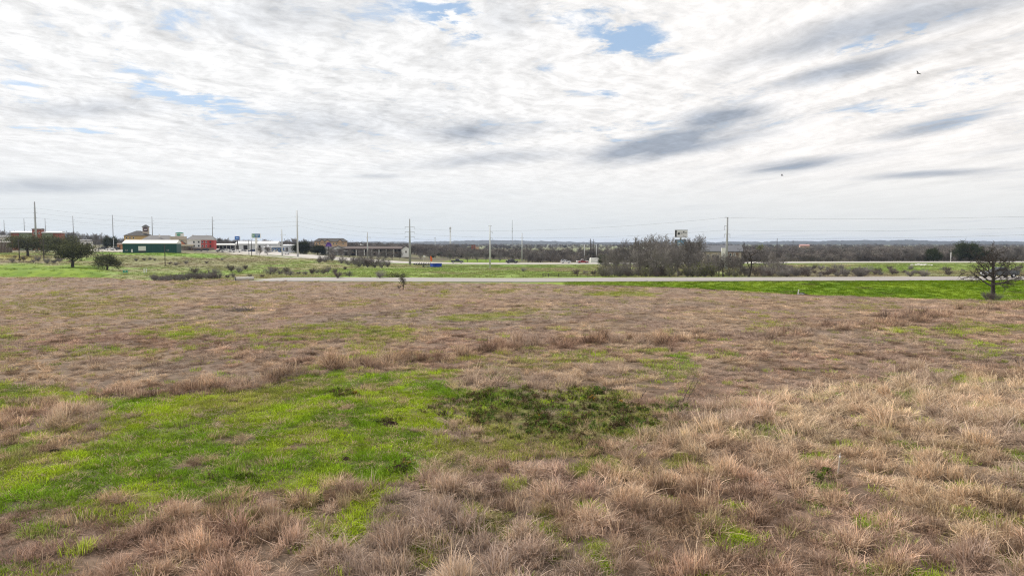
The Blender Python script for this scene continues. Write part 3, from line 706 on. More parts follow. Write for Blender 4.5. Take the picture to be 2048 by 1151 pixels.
# ------------------------------------------------------------------ trees and shrubs
BARK = mat('grey_brown_bark', (.15, .135, .122), .95, .25, 4, objvar=.25)
TWIG = mat('bare_twigs', (.195, .178, .165), .95, .2, 2, objvar=.28)
TWIG_RED = mat('reddish_bare_twigs', (.125, .098, .092), .95, .2, 2, objvar=.22)
DARKBARK = mat('dark_bark', (.050, .042, .036), .95, .2, 4)
DARKTWIG = mat('dark_twigs', (.052, .043, .037), .95, .2, 4)
LEAF = mat_veg('olive_oak_leaves', (.095, .10, .05), .2, objvar=.2)
LEAFD = mat_veg('dark_evergreen_leaves', (.035, .043, .020), .15, objvar=.2)
LEAFM = mat_veg('mistletoe_leaves', (.10, .115, .03), .2)
LEAFS = mat_veg('sparse_winter_leaves', (.14, .15, .055), .25, objvar=.3)
def grow(r, out, p, d, L, rad, lev, P):
    nseg = P['seg'][lev]; pts = [(p.copy(), rad)]
    for i in range(nseg):
        d = (d + Vector((r.gauss(0, 1), r.gauss(0, 1), r.gauss(0, 1))) * P['wob'][lev] + Vector((0, 0, 1)) * P['up'][lev]).normalized()
        q = p + d * (L / nseg); r1 = rad * (1 - (i + 1) / nseg * (1 - P['tip'][lev]))
        out.append((p.copy(), q.copy(), pts[-1][1], r1, lev)); p = q; pts.append((p.copy(), r1))
    if lev + 1 < len(P['n']):
        n = P['n'][lev + 1]; lo = P['from'][lev + 1]
        for k in range(n):
            t = lo + (1 - lo) * (k + r.random()) / n; j = min(int(t * nseg), nseg - 1); f = t * nseg - j
            b = pts[j][0].lerp(pts[j + 1][0], f); br = (pts[j][1] * (1 - f) + pts[j + 1][1] * f)
            a = 2.4 * k + r.uniform(-.6, .6); ax = d.orthogonal().normalized(); ax = (Matrix.Rotation(a, 3, d) @ ax)
            ang = P['ang'][lev + 1] * r.uniform(.75, 1.25); nd = (d * math.cos(ang) + ax * math.sin(ang)).normalized()
            nl = L * P['len'][lev + 1] * r.uniform(.7, 1.15) * (1 - .35 * (t - lo) / (1 - lo + 1e-6) * (lev == 0))
            grow(r, out, b, nd, nl, max(br * P['rr'][lev + 1], P['min']), lev + 1, P)
BARE = dict(n=[1, 8, 6, 5, 4], seg=[5, 4, 3, 2, 1], wob=[.06, .14, .18, .2, .2], up=[.05, .10, .06, .03, 0], tip=[.3, .3, .3, .4, .5],
            len=[1, .62, .55, .5, .5], ang=[0, .75, .7, .7, .7], rr=[1, .55, .55, .5, .6], min=.011)
BARE['from'] = [0, .22, .2, .15, .1]
def tree_mesh(seed, h, rad, P, min_r=None, split=2, sides=(7, 5, 4, 3, 3)):
    r = random.Random(seed); P = dict(P)
    if min_r: P['min'] = min_r
    segs = []
    grow(r, segs, Vector((0, 0, -.25)), Vector((0, 0, 1)), h * P.get('trunk', .62), rad, 0, P)
    top = max(max(s[0].z, s[1].z) for s in segs); k = h / top
    T, C = MB(), MB()
    for a, b, r0, r1, lv in segs:
        (T if lv < split else C).tube(a * k if a.z > 0 else a, b * k, r0, r1, sides[lv], False)
    tips = [(s[1] * k, s[4]) for s in segs]
    return T, C, tips
def leaf_mass(seed, tips, n, size, rad, flat=.7, vlo=.4, vhi=1.7):
    r = np.random.RandomState(seed); b = MB()
    for p in tips:
        shade = r.uniform(.7, 1.3)
        for i in range(n):
            q = Vector(r.normal(0, 1, 3)) * rad * .5; q.z *= flat; c = p + q
            a = Vector(r.normal(0, 1, 3)).normalized(); w = a.orthogonal().normalized(); L = size * r.uniform(.6, 1.4)
            v = float(r.uniform(vlo, vhi) * shade)
            b.add([c - a * L * .5, c + w * L * .28, c + a * L * .5, c - w * L * .28], [(0, 1, 2, 3)], (v, v, v * .95, 1))
    return b
class Kind:
    """a plant prototype; the first placing uses it, later ones are copies"""
    def __init__(s, name, parts): s.name = name; s.parts = parts; s.root = None
    def place(s, loc, scale, label, cat, group=None, rz=None):
        if s.root is None:
            s.root = empty(s.name)
            for nm, mb, m in s.parts: mb.build(nm, m, s.root)
            o = s.root
        else: o = copy_tree(s.root)
        o.location = loc; o.scale = scale if hasattr(scale, '__len__') else (scale,) * 3
        o.rotation_euler = (0, 0, rnd.uniform(0, 6.28) if rz is None else rz)
        for kk in ('group',):
            if kk in o: del o[kk]
        return tag(o, label, cat, group)
def bare_kind(name, seed, h, rad, P=BARE, min_r=.014, barkm=BARK, twigm=TWIG, crown='crown'):
    T, C, tips = tree_mesh(seed, h, rad, P, min_r); return Kind(name, [('trunk', T, barkm), (crown, C, twigm)])
OAKP = dict(BARE); OAKP.update(n=[1, 9, 7, 5], trunk=.42, ang=[0, 1.15, .8, .8], up=[.03, .04, .06, .02], len=[1, 1.25, .55, .5]); OAKP['from'] = [0, .35, .25, .1]
def oak_kind(name, seed, h, rad, lm, n=16, size=.30, crad=1.15, P=OAKP, lv=(3,), frac=1.0):
    T, C, tips = tree_mesh(seed, h, rad, P, .02)
    r = random.Random(seed); tp = [p for p, l in tips if l in lv and r.random() < frac]
    T.v += [];
    return Kind(name, [('trunk', T, DARKBARK), ('branches', C, DARKTWIG), ('crown', leaf_mass(seed, tp, n, size, crad), lm)])
SHRUB = dict(n=[1, 13, 8, 5], seg=[1, 4, 2, 1], wob=[.02, .12, .2, .2], up=[0, .06, .03, 0], tip=[.7, .3, .4, .5], len=[1, 3.2, .5, .5], ang=[0, .75, .6, .65], rr=[1, .6, .6, .6], min=.016, trunk=.25)
SHRUB['from'] = [0, .05, .15, .1]

THK = dict(BARE); THK.update(n=[1, 11, 7, 5, 5], len=[1, .66, .55, .5, .5])
THK['from'] = [0, .12, .2, .15, .1]
thick = [bare_kind('bare_tree', 100 + k, 8.0, .15, THK, min_r=.026) for k in range(5)]
thick_shrub = [bare_kind('bare_shrub', 120 + k, 3.0, .10, SHRUB, .02, BARK, (TWIG, TWIG_RED, TWIG)[k], 'twigs') for k in range(3)]
def group_labels(base, variants, i): return base % variants[i % len(variants)]
TG = 'bare trees of the roadside thicket'
TL = 'leafless grey tree standing in the dense thicket beyond the road'
ti = 0
for px, Y, h, k in [(1210, 136, 4.6, 0), (1234, 150, 6.2, 1), (1226, 142, 5.6, 3), (1280, 142, 8.2, 3), (1300, 136, 8.4, 4), (1312, 155, 9.0, 0), (1330, 140, 7.8, 1),
                    (1344, 150, 7.2, 2), (1356, 134, 6.0, 3), (1378, 142, 8.2, 4), (1390, 150, 8.4, 0), (1398, 137, 5.4, 1), (1278, 135, 5.4, 1), (1318, 132, 6.2, 3),
                    (1325, 165, 9.4, 2), (1420, 142, 4.2, 2), (1438, 134, 4.6, 3), (1428, 150, 5.0, 0), (1459, 138, 4.8, 2), (1470, 146, 5.0, 4), (1386, 133, 4.6, 2), (1250, 134, 3.4, 4), (1292, 150, 7.6, 2), (1388, 160, 9.2, 1), (1480, 140, 4.4, 1), (1530, 150, 5.8, 0), (1546, 142, 5.0, 2), (1560, 158, 5.0, 4)] + [(1240 + i * 22 + rnd.uniform(-5, 5), rnd.uniform(145, 185), rnd.uniform(6.2, 8.8) * (1 if i < 6 else .5), i % 5) for i in range(1, 10)]:
    end = ' at the end by the camper trailer' if px < 1262 else ' below the billboard' if px < 1400 else ' in front of the stone house' if px < 1490 else ' beside the spreading dark oak'
    sz = 'tall' if h > 7.9 else 'middling' if h > 6.3 else 'short'
    thick[k].place(on(px, Y), h / 8.0 * 1.04, sz + ' leafless grey tree in the roadside thicket' + end, 'tree', sz + ' thicket trees' + end)
for i in range(44):
    px = rnd.uniform(1195, 1545); Y = rnd.uniform(130, 152)
    thick_shrub[i % 3].place(on(px, Y), rnd.uniform(.45, .9), 'leafless shrub growing low under the trees of the roadside thicket', 'shrub', 'undergrowth of the roadside thicket')
LT, LC, ltips = tree_mesh(155, 3.0, .1, SHRUB, .018)
leafy = Kind('leafy_shrub', [('stems', LT, BARK), ('twigs', LC, TWIG), ('leaves', leaf_mass(155, [p for p, l in ltips if l == 3][::2], 3, .16, .5), LEAFS)])
for px, Y, sc_ in ((1206, 131, .8), (1292, 131, .7), (1340, 130, .8), (1396, 130, .9), (1410, 131, 1.0), (1424, 132, .9), (1302, 140, 1.3), (1470, 130, .6), (1375, 131, .7)):
    leafy.place(on(px, Y), sc_, 'olive-leaved shrub among the bare bushes at the thicket foot', 'shrub', 'olive-leaved shrubs of the roadside thicket')
# leaning oaks with dark limbs at the right of the thicket
LEANP = dict(BARE); LEANP.update(n=[1, 7, 6, 5, 4], ang=[0, 1.0, .7, .7, .7], up=[.0, .05, .04, .02, 0], trunk=.5, wob=[.14, .2, .2, .2, .2])
lean = bare_kind('bare_oak', 143, 7.0, .26, LEANP, .016, DARKBARK, DARKTWIG)
o = lean.place(on(1497, 134), 1.0, 'dark spreading leafless oak at the end of the thicket, mistletoe in its top', 'tree', rz=.4)
mt = leaf_mass(9, [Vector((x, y, z)) for x, y, z in ((1.9, .2, 6.0), (2.4, .0, 6.2), (2.1, .4, 5.7), (2.7, .3, 5.9))], 60, .16, .55, .8); mt.build('mistletoe', LEAFM, o)['kind'] = 'stuff'
o.rotation_euler[2] = 0
o2 = lean.place(on(1447, 131), .62, 'small dark crooked leafless oak in front of the house', 'tree', rz=2.2)
for c in list(o2.children):
    if c.name.startswith('mistletoe'): bpy.data.objects.remove(c)
# evergreens
oakA = oak_kind('live_oak', 201, 6.8, .38, LEAF, 13, .30, 1.0, frac=.85); oakB = oak_kind('live_oak', 202, 6.0, .30, LEAF, 11, .30, 1.0, frac=.8)
oakD = oak_kind('live_oak', 203, 8.0, .40, LEAFD, 20, .42, 1.5)
oakA.place(on(145, 203), (1.35, 1.2, 1.12), 'large olive-green live oak with broad low crown on the green slope', 'tree', rz=.3)
oakB.place(on(214, 196), (1.02, .9, .92), 'smaller live oak with open crown and forked trunk on the green slope', 'tree', rz=1.0)
oakA.place(on(57, 262), (1.75, 1.5, 1.25), 'dark live oak between two dark posts before the brick building', 'tree', rz=2.2)
oakB.place(on(120, 280), (2.0, 1.6, 1.5), 'rounded live oak on the bank behind the large live oak', 'tree', rz=4.0)
oakD.place(on(1938, 352), (1.42, 1.3, 1.36), 'big dark evergreen oak with domed crown beyond the highway', 'tree', rz=.5)
oakD.place(on(1972, 356), (.62, .6, .8), 'small evergreen tree against the side of the big dark evergreen', 'tree', rz=2.5)
oakD.place(on(1867, 352), (.78, .7, .92), 'lone medium evergreen among bare woods beyond the highway', 'tree', rz=1.5)
oakD.place(on(225, 425), (.85, .8, .95), 'dark evergreen tree by the lot behind the green metal barn', 'tree', rz=3.1)
oakD.place(on(602, 380), (1.1, 1.0, 1.0), 'dark evergreen tree beside the highway near the tallest pole', 'tree', rz=4.6)
oakD.place(on(636, 392), (.8, .8, .72), 'low dark evergreen next to the motel end', 'tree', rz=5.6)
oakD.place(on(1288, 300), (.62, .6, .8), 'dark evergreen rising behind the thicket near the billboard', 'tree', rz=5.0)
oakD.place(on(1205, 300), (.42, .4, .62), 'small dark evergreen at the thicket edge by the parked cars', 'tree', rz=5.9)
oakD.place(on(52, 520), (1.5, 1.2, 1.15), 'dark evergreen rising behind the brick building roof', 'tree', rz=.9)
oakD.place(on(127, 520), (1.0, 1.0, .95), 'dark evergreen behind the right end of the brick building', 'tree', rz=1.9)
# shrubs on the slopes
SG = 'bare shrubs on the slope beyond the field'; SL = 'rounded leafless shrub on the grassy slope below the green barn and highway'
slope = [bare_kind('slope_shrub', 160 + k, 3.0, .10, SHRUB, .026, BARK, (TWIG_RED, TWIG, TWIG_RED, TWIG)[k], 'twigs') for k in range(4)]
slope_pts = [(390, 547, 17), (430, 548, 16), (462, 543, 18), (478, 545, 14), (491, 539, 13), (541, 549, 18), (548, 546, 18), (560, 549, 12), (573, 548, 18), (581, 552, 16), (597, 549, 9), (611, 550, 11), (624, 548, 15),
             (634, 546, 12), (648, 548, 14), (656, 545, 14), (670, 546, 13), (699, 553, 16), (676, 556, 20), (466, 555, 11), (524, 555, 9), (500, 554, 9), (455, 556, 10), (718, 534, 22), (735, 534, 27), (727, 532, 24), (750, 535, 22),
             (764, 536, 24), (775, 534, 17), (696, 530, 16), (710, 528, 20), (684, 527, 18), (664, 522, 20), (650, 524, 20), (640, 526, 14), (760, 556, 17), (1152, 549, 15), (1170, 549, 12), (1187, 550, 14), (1047, 543, 9), (690, 540, 10),
             (352, 531, 9), (340, 529, 8), (372, 528, 9), (288, 521, 8), (300, 520, 9), (310, 521, 7), (272, 522, 7), (413, 527, 8), (444, 521, 7)]
for i, (px, py, hpx) in enumerate(slope_pts):
    p = gl(px, py); s_ = hpx * p.y / F / 3.0
    wh = 'just under the green barn' if py < 535 and px < 470 else 'on the slope right of the barn' if px < 530 else 'low on the grassy slope left of the motel' if px < 675 and py > 535 else 'between the highway and meadow before the motel' if px < 780 and py < 542 else 'at the road edge left of the lone sapling' if px < 790 else 'on the meadow by the rail fence'
    slope[i % 4].place(p, (s_ * rnd.uniform(.9, 1.2), s_ * rnd.uniform(.9, 1.2), s_ * rnd.uniform(.95, 1.1)), 'rounded leafless shrub ' + wh, 'shrub', 'shrubs ' + wh)
for i in range(26):     # the dark thorny row behind the field edge
    px = 305 + i * 5.2 + rnd.uniform(-3, 3); p = on(px, 150 + rnd.uniform(-4, 4))
    slope[(i * 7) % 4].place(p, (rnd.uniform(.5, .75), .6, rnd.uniform(.45, .68) * (1.35 if 22 < i < 25 else 1)), 'low dark leafless shrub in the row behind the field edge', 'shrub', 'thorny shrub row behind the field edge')
for i in range(16):     # brush around the oaks
    px = rnd.uniform(20, 240); Y = rnd.uniform(222, 245)
    slope[i % 4].place(on(px, Y), rnd.uniform(.4, .8), 'brown leafless bush on the bank below the live oaks', 'shrub', 'brush on the bank under the oaks')
for i in range(110):     # right meadow brush
    px = rnd.uniform(1520, 1740) if i < 80 else rnd.uniform(1700, 2040); Y = rnd.uniform(132, 175) if i % 3 else rnd.uniform(175, 230)
    slope[i % 4].place(on(px, Y), rnd.uniform(.35, .8), 'low bare bush in the brown brush ' + ('right of the dark oak' if px < 1640 else 'between the dark oak and the rubble heap' if px < 1800 else 'around the rubble heap and thorny tree'), 'shrub', 'road brush ' + ('right of the dark oak' if px < 1640 else 'left of the rubble' if px < 1800 else 'by the rubble'))
# bare trees near the thicket's left and in the middle distance
mid = [bare_kind('bare_tree', 180 + k, 9.0, .2, THK, min_r=.045) for k in range(3)]
for i, (px, Y, h) in enumerate([(955, 385, 7), (972, 392, 6), (935, 380, 7), (1000, 372, 6.5), (1025, 366, 5.5), (860, 420, 7), (842, 405, 5), (900, 400, 6), (1085, 362, 7), (1105, 372, 6), (1065, 380, 7), (800, 372, 5.5), (785, 362, 6), (722, 342, 6.2), (741, 345, 6.8), (757, 340, 5.6), (700, 352, 5.5), (770, 345, 6.4),
                                (665, 352, 6), (682, 345, 6.5), (1575, 352, 6), (1720, 356, 7), (1810, 352, 8.5), (1830, 350, 8), (2010, 352, 9), (2035, 358, 9), (1990, 350, 7), (1780, 360, 7), (178, 300, 5), (520, 345, 4.5), (536, 350, 6.0), (150, 480, 11), (165, 500, 11), (185, 520, 11), (140, 520, 12), (200, 540, 11), (28, 560, 12), (8, 540, 13), (38, 590, 13), (5, 470, 10), (215, 560, 10), (158, 470, 9), (176, 480, 9.5), (193, 500, 10), (146, 540, 12), (20, 520, 12), (60, 600, 13), (100, 600, 11), (112, 560, 11), (440, 600, 9), (455, 620, 9), (575, 600, 10), (590, 620, 11), (610, 600, 10), (622, 590, 9), (530, 640, 9), (545, 660, 8)]):
    wh = 'behind the brick building and barn' if px < 250 else 'by the pylon signs and warehouse' if px < 560 else 'in front of the long motel' if px < 810 else 'on the green strip beyond the black pickups' if px < 1110 else 'beyond the highway near the evergreens' if px > 1650 else 'beside the wooden pole past the stone house'
    mid[i % 3].place(on(px, Y), h / 9.0, 'grey leafless tree ' + wh, 'tree', 'bare trees ' + wh)
# lone trees on the field
FIELDP = dict(BARE); FIELDP.update(n=[1, 16, 6, 5, 4], ang=[0, 1.2, .75, .75, .8], up=[.0, .07, .05, .02, .0], trunk=.78, len=[1, .60, .5, .45, .42], wob=[.03, .16, .2, .22, .25]); FIELDP['from'] = [0, .38, .22, .15, .1]
ft = bare_kind('bare_tree', 226, 6.3, .21, FIELDP, .017, DARKBARK, DARKTWIG)
pt = gnd(1985, 597); pt.z = hz(pt.x, pt.y) - .05
ft.place(pt, (1.3, 1.3, 1.06), 'dark thorny leafless tree with level branches beside the ditch at the road', 'tree', rz=1.2)
for i, (px, py) in enumerate(((1972, 598), (1980, 600), (1994, 598))):
    p = gnd(px, py); p.z = hz(p.x, p.y)
    thick_shrub[i % 3].place(p, .36, 'small bare bush at the foot of the dark thorny tree', 'shrub', 'bushes at the foot of the thorny tree')
st = bare_kind('bare_sapling', 231, 2.25, .085, BARE, .010, DARKBARK, DARKTWIG)
p = gnd(806, 578); p.z = hz(p.x, p.y); st.place(p, (.85, .85, 1), 'small leafless sapling standing alone in the brown field', 'tree', rz=.2)
p = gnd(799, 577); p.z = hz(p.x, p.y); thick_shrub[1].place(p, .2, 'dark little bush at the foot of the lone sapling', 'shrub')
# far woods
def build_woods():
    protos = []
    WOODM = mat_veg('winter_wood', trans=.1, inst=True)
    for k in range(5):
        T, C, tips = tree_mesh(300 + k, 8.0, .2, {**BARE, 'n': [1, 8, 6, 4], 'trunk': .55}, .055, sides=(4, 3, 3, 3, 3))
        T.v, T.f = T.v + C.v, T.f + [tuple(i + len(T.v) for i in f) for f in C.f]; T.c = [1.0] * len(T.v)
        lm = leaf_mass(310 + k, [p for p, l in tips if l == 3][::3], 3, .5, 1.4, vlo=.5, vhi=1.4); b0 = len(T.v)
        T.v += lm.v; T.f += [tuple(i + b0 for i in f) for f in lm.f]; T.c += lm.c
        protos.append(bpy.data.objects.new(f'a{k}', T.mesh('winter_tree', WOODM)))
    ev = leaf_mass(330, [Vector((math.cos(a) * q, math.sin(a) * q, 2.2 + h)) for a, q, h in [(i * 2.4, (i % 5) * .75, 3.6 * ((i * 7) % 10) / 10 * (1 - (i % 5) * .12)) for i in range(40)]], 18, .7, 1.8, vlo=.3, vhi=1.6)
    protos.append(bpy.data.objects.new('b0', ev.mesh('evergreen', WOODM)))
    Xs, Ys = [], []
    for y0, y1, n in ((345, 385, 1500), (385, 470, 2600), (470, 700, 4200), (700, 1100, 4200), (1100, 2600, 6500)):
        Y = np.sqrt(R.uniform(y0 ** 2, y1 ** 2, n)); X = R.uniform(-.85, .85, n) * Y; Xs.append(X); Ys.append(Y)
    X = np.concatenate(Xs); Y = np.concatenate(Ys); px = X / Y * F + W / 2
    ylim = np.interp(px, [0, 250, 430, 640, 690, 840, 860, 905, 1040, 1060, 1400, 1490, 1560, 2048], [620, 640, 620, 620, 560, 500, 470, 460, 460, 372, 362, 352, 346, 350])
    keep = Y > ylim
    clear = (fbm(X / 120, Y / 260, 141, 3) > .53) & (Y > 480)
    keep &= ~clear | (R.uniform(size=len(X)) < .12)
    keep &= ~((px > 930) & (px < 1290) & (Y > 820) & (Y < 1080))
    X, Y, px = X[keep], Y[keep], px[keep]; n = len(X)
    P = np.stack([X, Y, height(X, Y) - .2], 1); Ro = np.stack([np.zeros(n), np.zeros(n), R.uniform(0, 6.28, n)], 1)
    h = R.uniform(.42, .85, n) * (1 + .25 * smooth(420, 900, Y)); edge = 1 - smooth(0, 25, Y - np.interp(px, [0, 1400, 2048], [600, 360, 350])); h *= 1 - .25 * edge
    h *= .7 + .6 * fbm(X / 40, Y / 40, 401, 3)
    S = np.stack([h * R.uniform(1.0, 1.5, n), h * R.uniform(1.0, 1.5, n), h], 1)
    evg = R.uniform(size=n) < .10 * smooth(.45, .6, fbm(X / 60, Y / 90, 411, 3)) * 2 * smooth(360, 420, Y); I = np.where(evg, 5, R.randint(0, 5, n))
    C = lerp(np.array([.150, .134, .124])[None], np.array([.20, .178, .16])[None], fbm(X / 15, Y / 30, 421, 3)); C = lerp(C, np.array([.115, .098, .094])[None], .7 * smooth(.5, .65, fbm(X / 50, Y / 50, 431, 3)))
    C = np.where(evg[:, None], np.array([.035, .045, .022])[None], C * R.uniform(.75, 1.3, n)[:, None])
    instancer('distant_woods', protos, P, Ro, S, I, C, 'leafless grey-brown woods stretching to the far hills', 'woods')
build_woods()

# far hills
def build_hills():
    us = np.linspace(-1.2, 1.2, 700); rows = np.array([2600, 3000, 3400, 3800, 4100, 4300, 4500, 4700, 5200, 6500.]); prof = np.array([0, .12, .35, .6, .85, .95, 1.0, .96, .8, .3])
    px = us * F + W / 2
    ridge = np.interp(px, [-600, 0, 500, 800, 1000, 1250, 1500, 1650, 1800, 1900, 2048, 2600], [480, 483, 483, 484, 481, 485.5, 484, 482, 480.5, 482, 484, 483])
    ridge = ridge - (fbm(us * 60, us * 0, 501, 4) - .5) * 3.0 - (vnoise(us * 330, us * 0, 503)) * 1.3
    zr = ZC + (HOR - ridge) * 4500 / F
    U, Yg = np.meshgrid(us, rows); Zr = np.tile(zr, (len(rows), 1))
    Z = -4 + (Zr + 4) * prof[:, None] + (fbm(U * 120, Yg / 60, 507, 3) - .5) * 9 * (prof[:, None] > .2) * (rows[:, None] < 4500)
    V = np.stack([U * Yg, Yg, Z], -1).reshape(-1, 3); nr, nc = U.shape; i = np.arange(nr * nc).reshape(nr, nc)
    Fq = np.stack([i[:-1, :-1], i[:-1, 1:], i[1:, 1:], i[1:, :-1]], -1).reshape(-1, 4)
    b = MB(); b.v = [tuple(v) for v in V]; b.f = [tuple(f) for f in Fq]
    tag(b.build('hills', mat('wooded_hillside', (.040, .043, .036), .95, .5, .02, bump=0)), 'low wooded hills along the horizon', 'hills', kind='structure')
build_hills()

# ------------------------------------------------------------------ buildings
M_WHITE = mat('white_painted_wall', (.72, .71, .68), .8, .08, .5); M_CREAM = mat('cream_stucco', (.62, .55, .42), .85, .08, .5)
M_BRICK = mat('red_brick', (.30, .105, .070), .9, .2, 1.5); M_SAGE = mat('sage_green_panel', (.30, .34, .22), .8, .1, .4); M_RED = mat('red_stucco', (.42, .055, .045), .8, .1, .4)
M_YEL = mat('ochre_stucco', (.56, .38, .15), .85, .1, .5); M_TAN = mat('tan_stucco', (.55, .38, .24), .85, .1, .5); M_BROWN = mat('brown_stone', (.20, .145, .11), .9, .25, .8)
M_DROOF = mat('dark_shingle_roof', (.060, .055, .052), .9, .2, .8); M_GROOF = mat('grey_shingle_roof', (.17, .165, .165), .9, .15, .8); M_MROOF = mat('pale_metal_roof', (.62, .63, .65), .5, .06, .3)
M_BGREEN = mat('green_corrugated_metal', (.006, .062, .052), .55, .1, .4); M_WROOF = mat('white_metal_roof', (.78, .77, .76), .55, .05, .3); M_BLUE = mat('blue_metal', (.045, .13, .33), .6, .1, .5)
M_GLASS = mat_glass('dark_window_glass'); M_STONE = mat('pale_limestone', (.46, .40, .33), .9, .2, .8); M_DWOOD = mat('dark_stained_wood', (.030, .025, .022), .9, .2, 2); M_SHED = mat('white_shed_metal', (.66, .67, .70), .55, .06, .3)
M_GREENS = mat('green_sign_enamel', (.02, .25, .14), .5, .05, 1); M_BLUES = mat('blue_sign_enamel', (.015, .12, .42), .5, .05, 1); M_ORANGE = mat('orange_cloth', (.75, .14, .02), .8, .1, 2); M_PURP = mat('purple_sign_enamel', (.075, .02, .22), .5, .08, 1)
class Bd:
    def __init__(s, name, label, pc, Y, face=.7, cat='building', group=None):
        s.Y = Y; u = u_of(pc); s.pc = pc; s.rz = math.atan(-u) * face
        p = on(pc, Y); s.root = empty(name, p, s.rz); tag(s.root, label, cat, group)
        s.sx = Y / F / (math.cos(s.rz) - u * math.sin(s.rz)); s.sz = Y / F; s.pyb = HOR + (ZC - p.z) * F / Y
    def x(s, px): return (px - s.pc) * s.sx
    def z(s, py): return -.6 if py is None else (s.pyb - py) * s.sz
    def box(s, nm, x0, x1, pb, pt, y0, y1, m, par=None): return MB().box(s.x(x0), s.x(x1), y0, y1, s.z(pb), s.z(pt)).build(nm, m, par or s.root)
    def gable(s, nm, x0, x1, pe, pr, y0, y1, m, t=.35, par=None):       # ridge along x
        e, r, c = s.z(pe), s.z(pr), (y0 + y1) / 2
        return MB().prism_x([(y0 - .4, e), (y1 + .4, e), (y1 + .4, e + t), (c, r), (y0 - .4, e + t)], s.x(x0), s.x(x1)).build(nm, m, par or s.root)
    def front_gable(s, nm, x0, x1, pe, pr, y0, y1, m, par=None, xr=None):  # ridge along y
        xm = (x0 + x1) / 2 if xr is None else xr
        return MB().prism([(s.x(x0), s.z(pe)), (s.x(x1), s.z(pe)), (s.x(xm), s.z(pr))], y0, y1).build(nm, m, par or s.root)
    def rake(s, nm, x0, x1, pe, pr, y0, y1, m, t=.35, par=None):        # two roof slopes over a front gable
        a, b, c = s.x(x0), s.x(x1), s.x((x0 + x1) / 2); e, r = s.z(pe), s.z(pr)
        return MB().prism([(a, e), (c, r), (b, e), (b, e + t), (c, r + t), (a, e + t)], y0 - .3, y1).build(nm, m, par or s.root)
    def hip(s, nm, x0, x1, pe, pr, y0, y1, m, ins=.3, par=None):
        a, b = s.x(x0), s.x(x1); e, r = s.z(pe), s.z(pr); i = (b - a) * ins; c = (y0 + y1) / 2
        return MB().add([(a, y0, e), (b, y0, e), (b, y1, e), (a, y1, e), (a + i, c, r), (b - i, c, r)], [(0, 1, 5, 4), (1, 2, 5), (2, 3, 4, 5), (3, 0, 4), (0, 3, 2, 1)]).build(nm, m, par or s.root)
    def win(s, px, py, w, h, y=0.0, frame=M_WHITE, nm='window', glass=M_GLASS):
        f = s.box(nm, px - w / 2, px + w / 2, py + h / 2, py - h / 2, y - .06, y + .05, frame)
        s.box('pane', px - w / 2 * .78, px + w / 2 * .78, py + h / 2 * .8, py - h / 2 * .8, y - .09, y - .03, glass, f); return f
# green metal barn
b = Bd('metal_barn', 'dark green metal barn with white roof and white roller door', 303, 318, .62)
b.box('wall', 247, 355, None, 487, 0, 13, M_BGREEN); b.gable('roof', 246.5, 355.5, 487.2, 479.5, 0, 13, M_WROOF)
for i in range(24): b.box('wall_rib', 248 + i * 4.45, 248.5 + i * 4.45, 504.5, 487.4, -.07, .02, M_BGREEN)
f = b.box('roller_door', 278, 293, 501, 492, -.10, .05, M_WHITE); b.box('door_sill_gap', 279, 292.5, 503.6, 501.2, -.10, .05, M_DWOOD)
f = b.box('door', 263.8, 267, 504, 498, -.11, .05, M_WHITE); b.box('handle', 266.3, 266.7, 501.3, 500.8, -.16, -.1, M_DWOOD, f)
for px in (255, 337): b.win(px, 500, 4, 2.5)
# brick and sage building
b = Bd('brick_building', 'long red brick building with sage green panels and central brick tower', 75, 380)
for x0, x1, m, y in ((25, 41, M_BRICK, 0), (41, 68, M_SAGE, .5), (86, 109, M_SAGE, .5), (109, 124, M_BRICK, 0)): b.box('wall', x0, x1, None, 465.5, y, 14, m)
b.box('tower', 68, 86, None, 459, -.8, 8, M_BRICK); b.gable('tower_roof', 67, 87, 459, 456, -.8, 8, M_GROOF)
b.gable('roof', 24, 68, 466, 462, -.4, 14, M_MROOF, .5); b.gable('roof', 86, 126, 466, 462, -.4, 14, M_MROOF, .5)
for px in (103.5, 108): b.win(px - 1, 474.5, 3, 3.2, .5)
for px in (29, 36, 115, 120): b.win(px, 476, 3.4, 4, 0)
for px in (72, 82): b.win(px, 466, 2.8, 4, -.8)
b = Bd('white_house', 'low white house at the brick building left side', 12, 400)
b.box('wall', -6, 24, None, 475, 0, 9, M_WHITE); b.gable('roof', -7, 25, 475, 470, 0, 9, M_GROOF)
for px in (4, 14, 20): b.win(px, 480, 2.6, 3.4)
b = Bd('plank_fence', 'dark brown plank fence below the low white house', 8, 300, cat='fence')
for i in range(14): b.box('board', -14 + i * 2.9, -11.4 + i * 2.9, None, 484.5 + (i % 3) * .15, 0, .06, mat('fence_boards', (.10, .07, .055), .9, .2, 2))
b.box('rail', -14, 26.5, 487, 486.4, .07, .15, M_DWOOD)
# ochre hotel with tower
b = Bd('ochre_hotel', 'ochre stucco hotel with dark hipped roof and square sign tower', 276, 480)
b.box('wall', 250, 302, None, 471, 0, 16, M_YEL); b.hip('roof', 248, 304, 471.2, 461, -1, 17, M_DROOF, .42)
tw = b.box('tower', 286, 298, 471, 453.5, 3, 7, M_STONE); b.hip('tower_roof', 284, 300, 453.6, 449, 2.3, 7.7, M_DROOF, .4)
f = b.box('sign_panel', 288, 296.5, 462.5, 454.8, 2.8, 3.02, mat('maroon_sign', (.055, .015, .02), .6, .1, 1)); b.box('sign_word', 289.4, 295, 459.6, 457.8, 2.72, 2.82, M_WHITE, f)
for px in (255, 262, 269): b.win(px, 475.5, 3.2, 3.6)
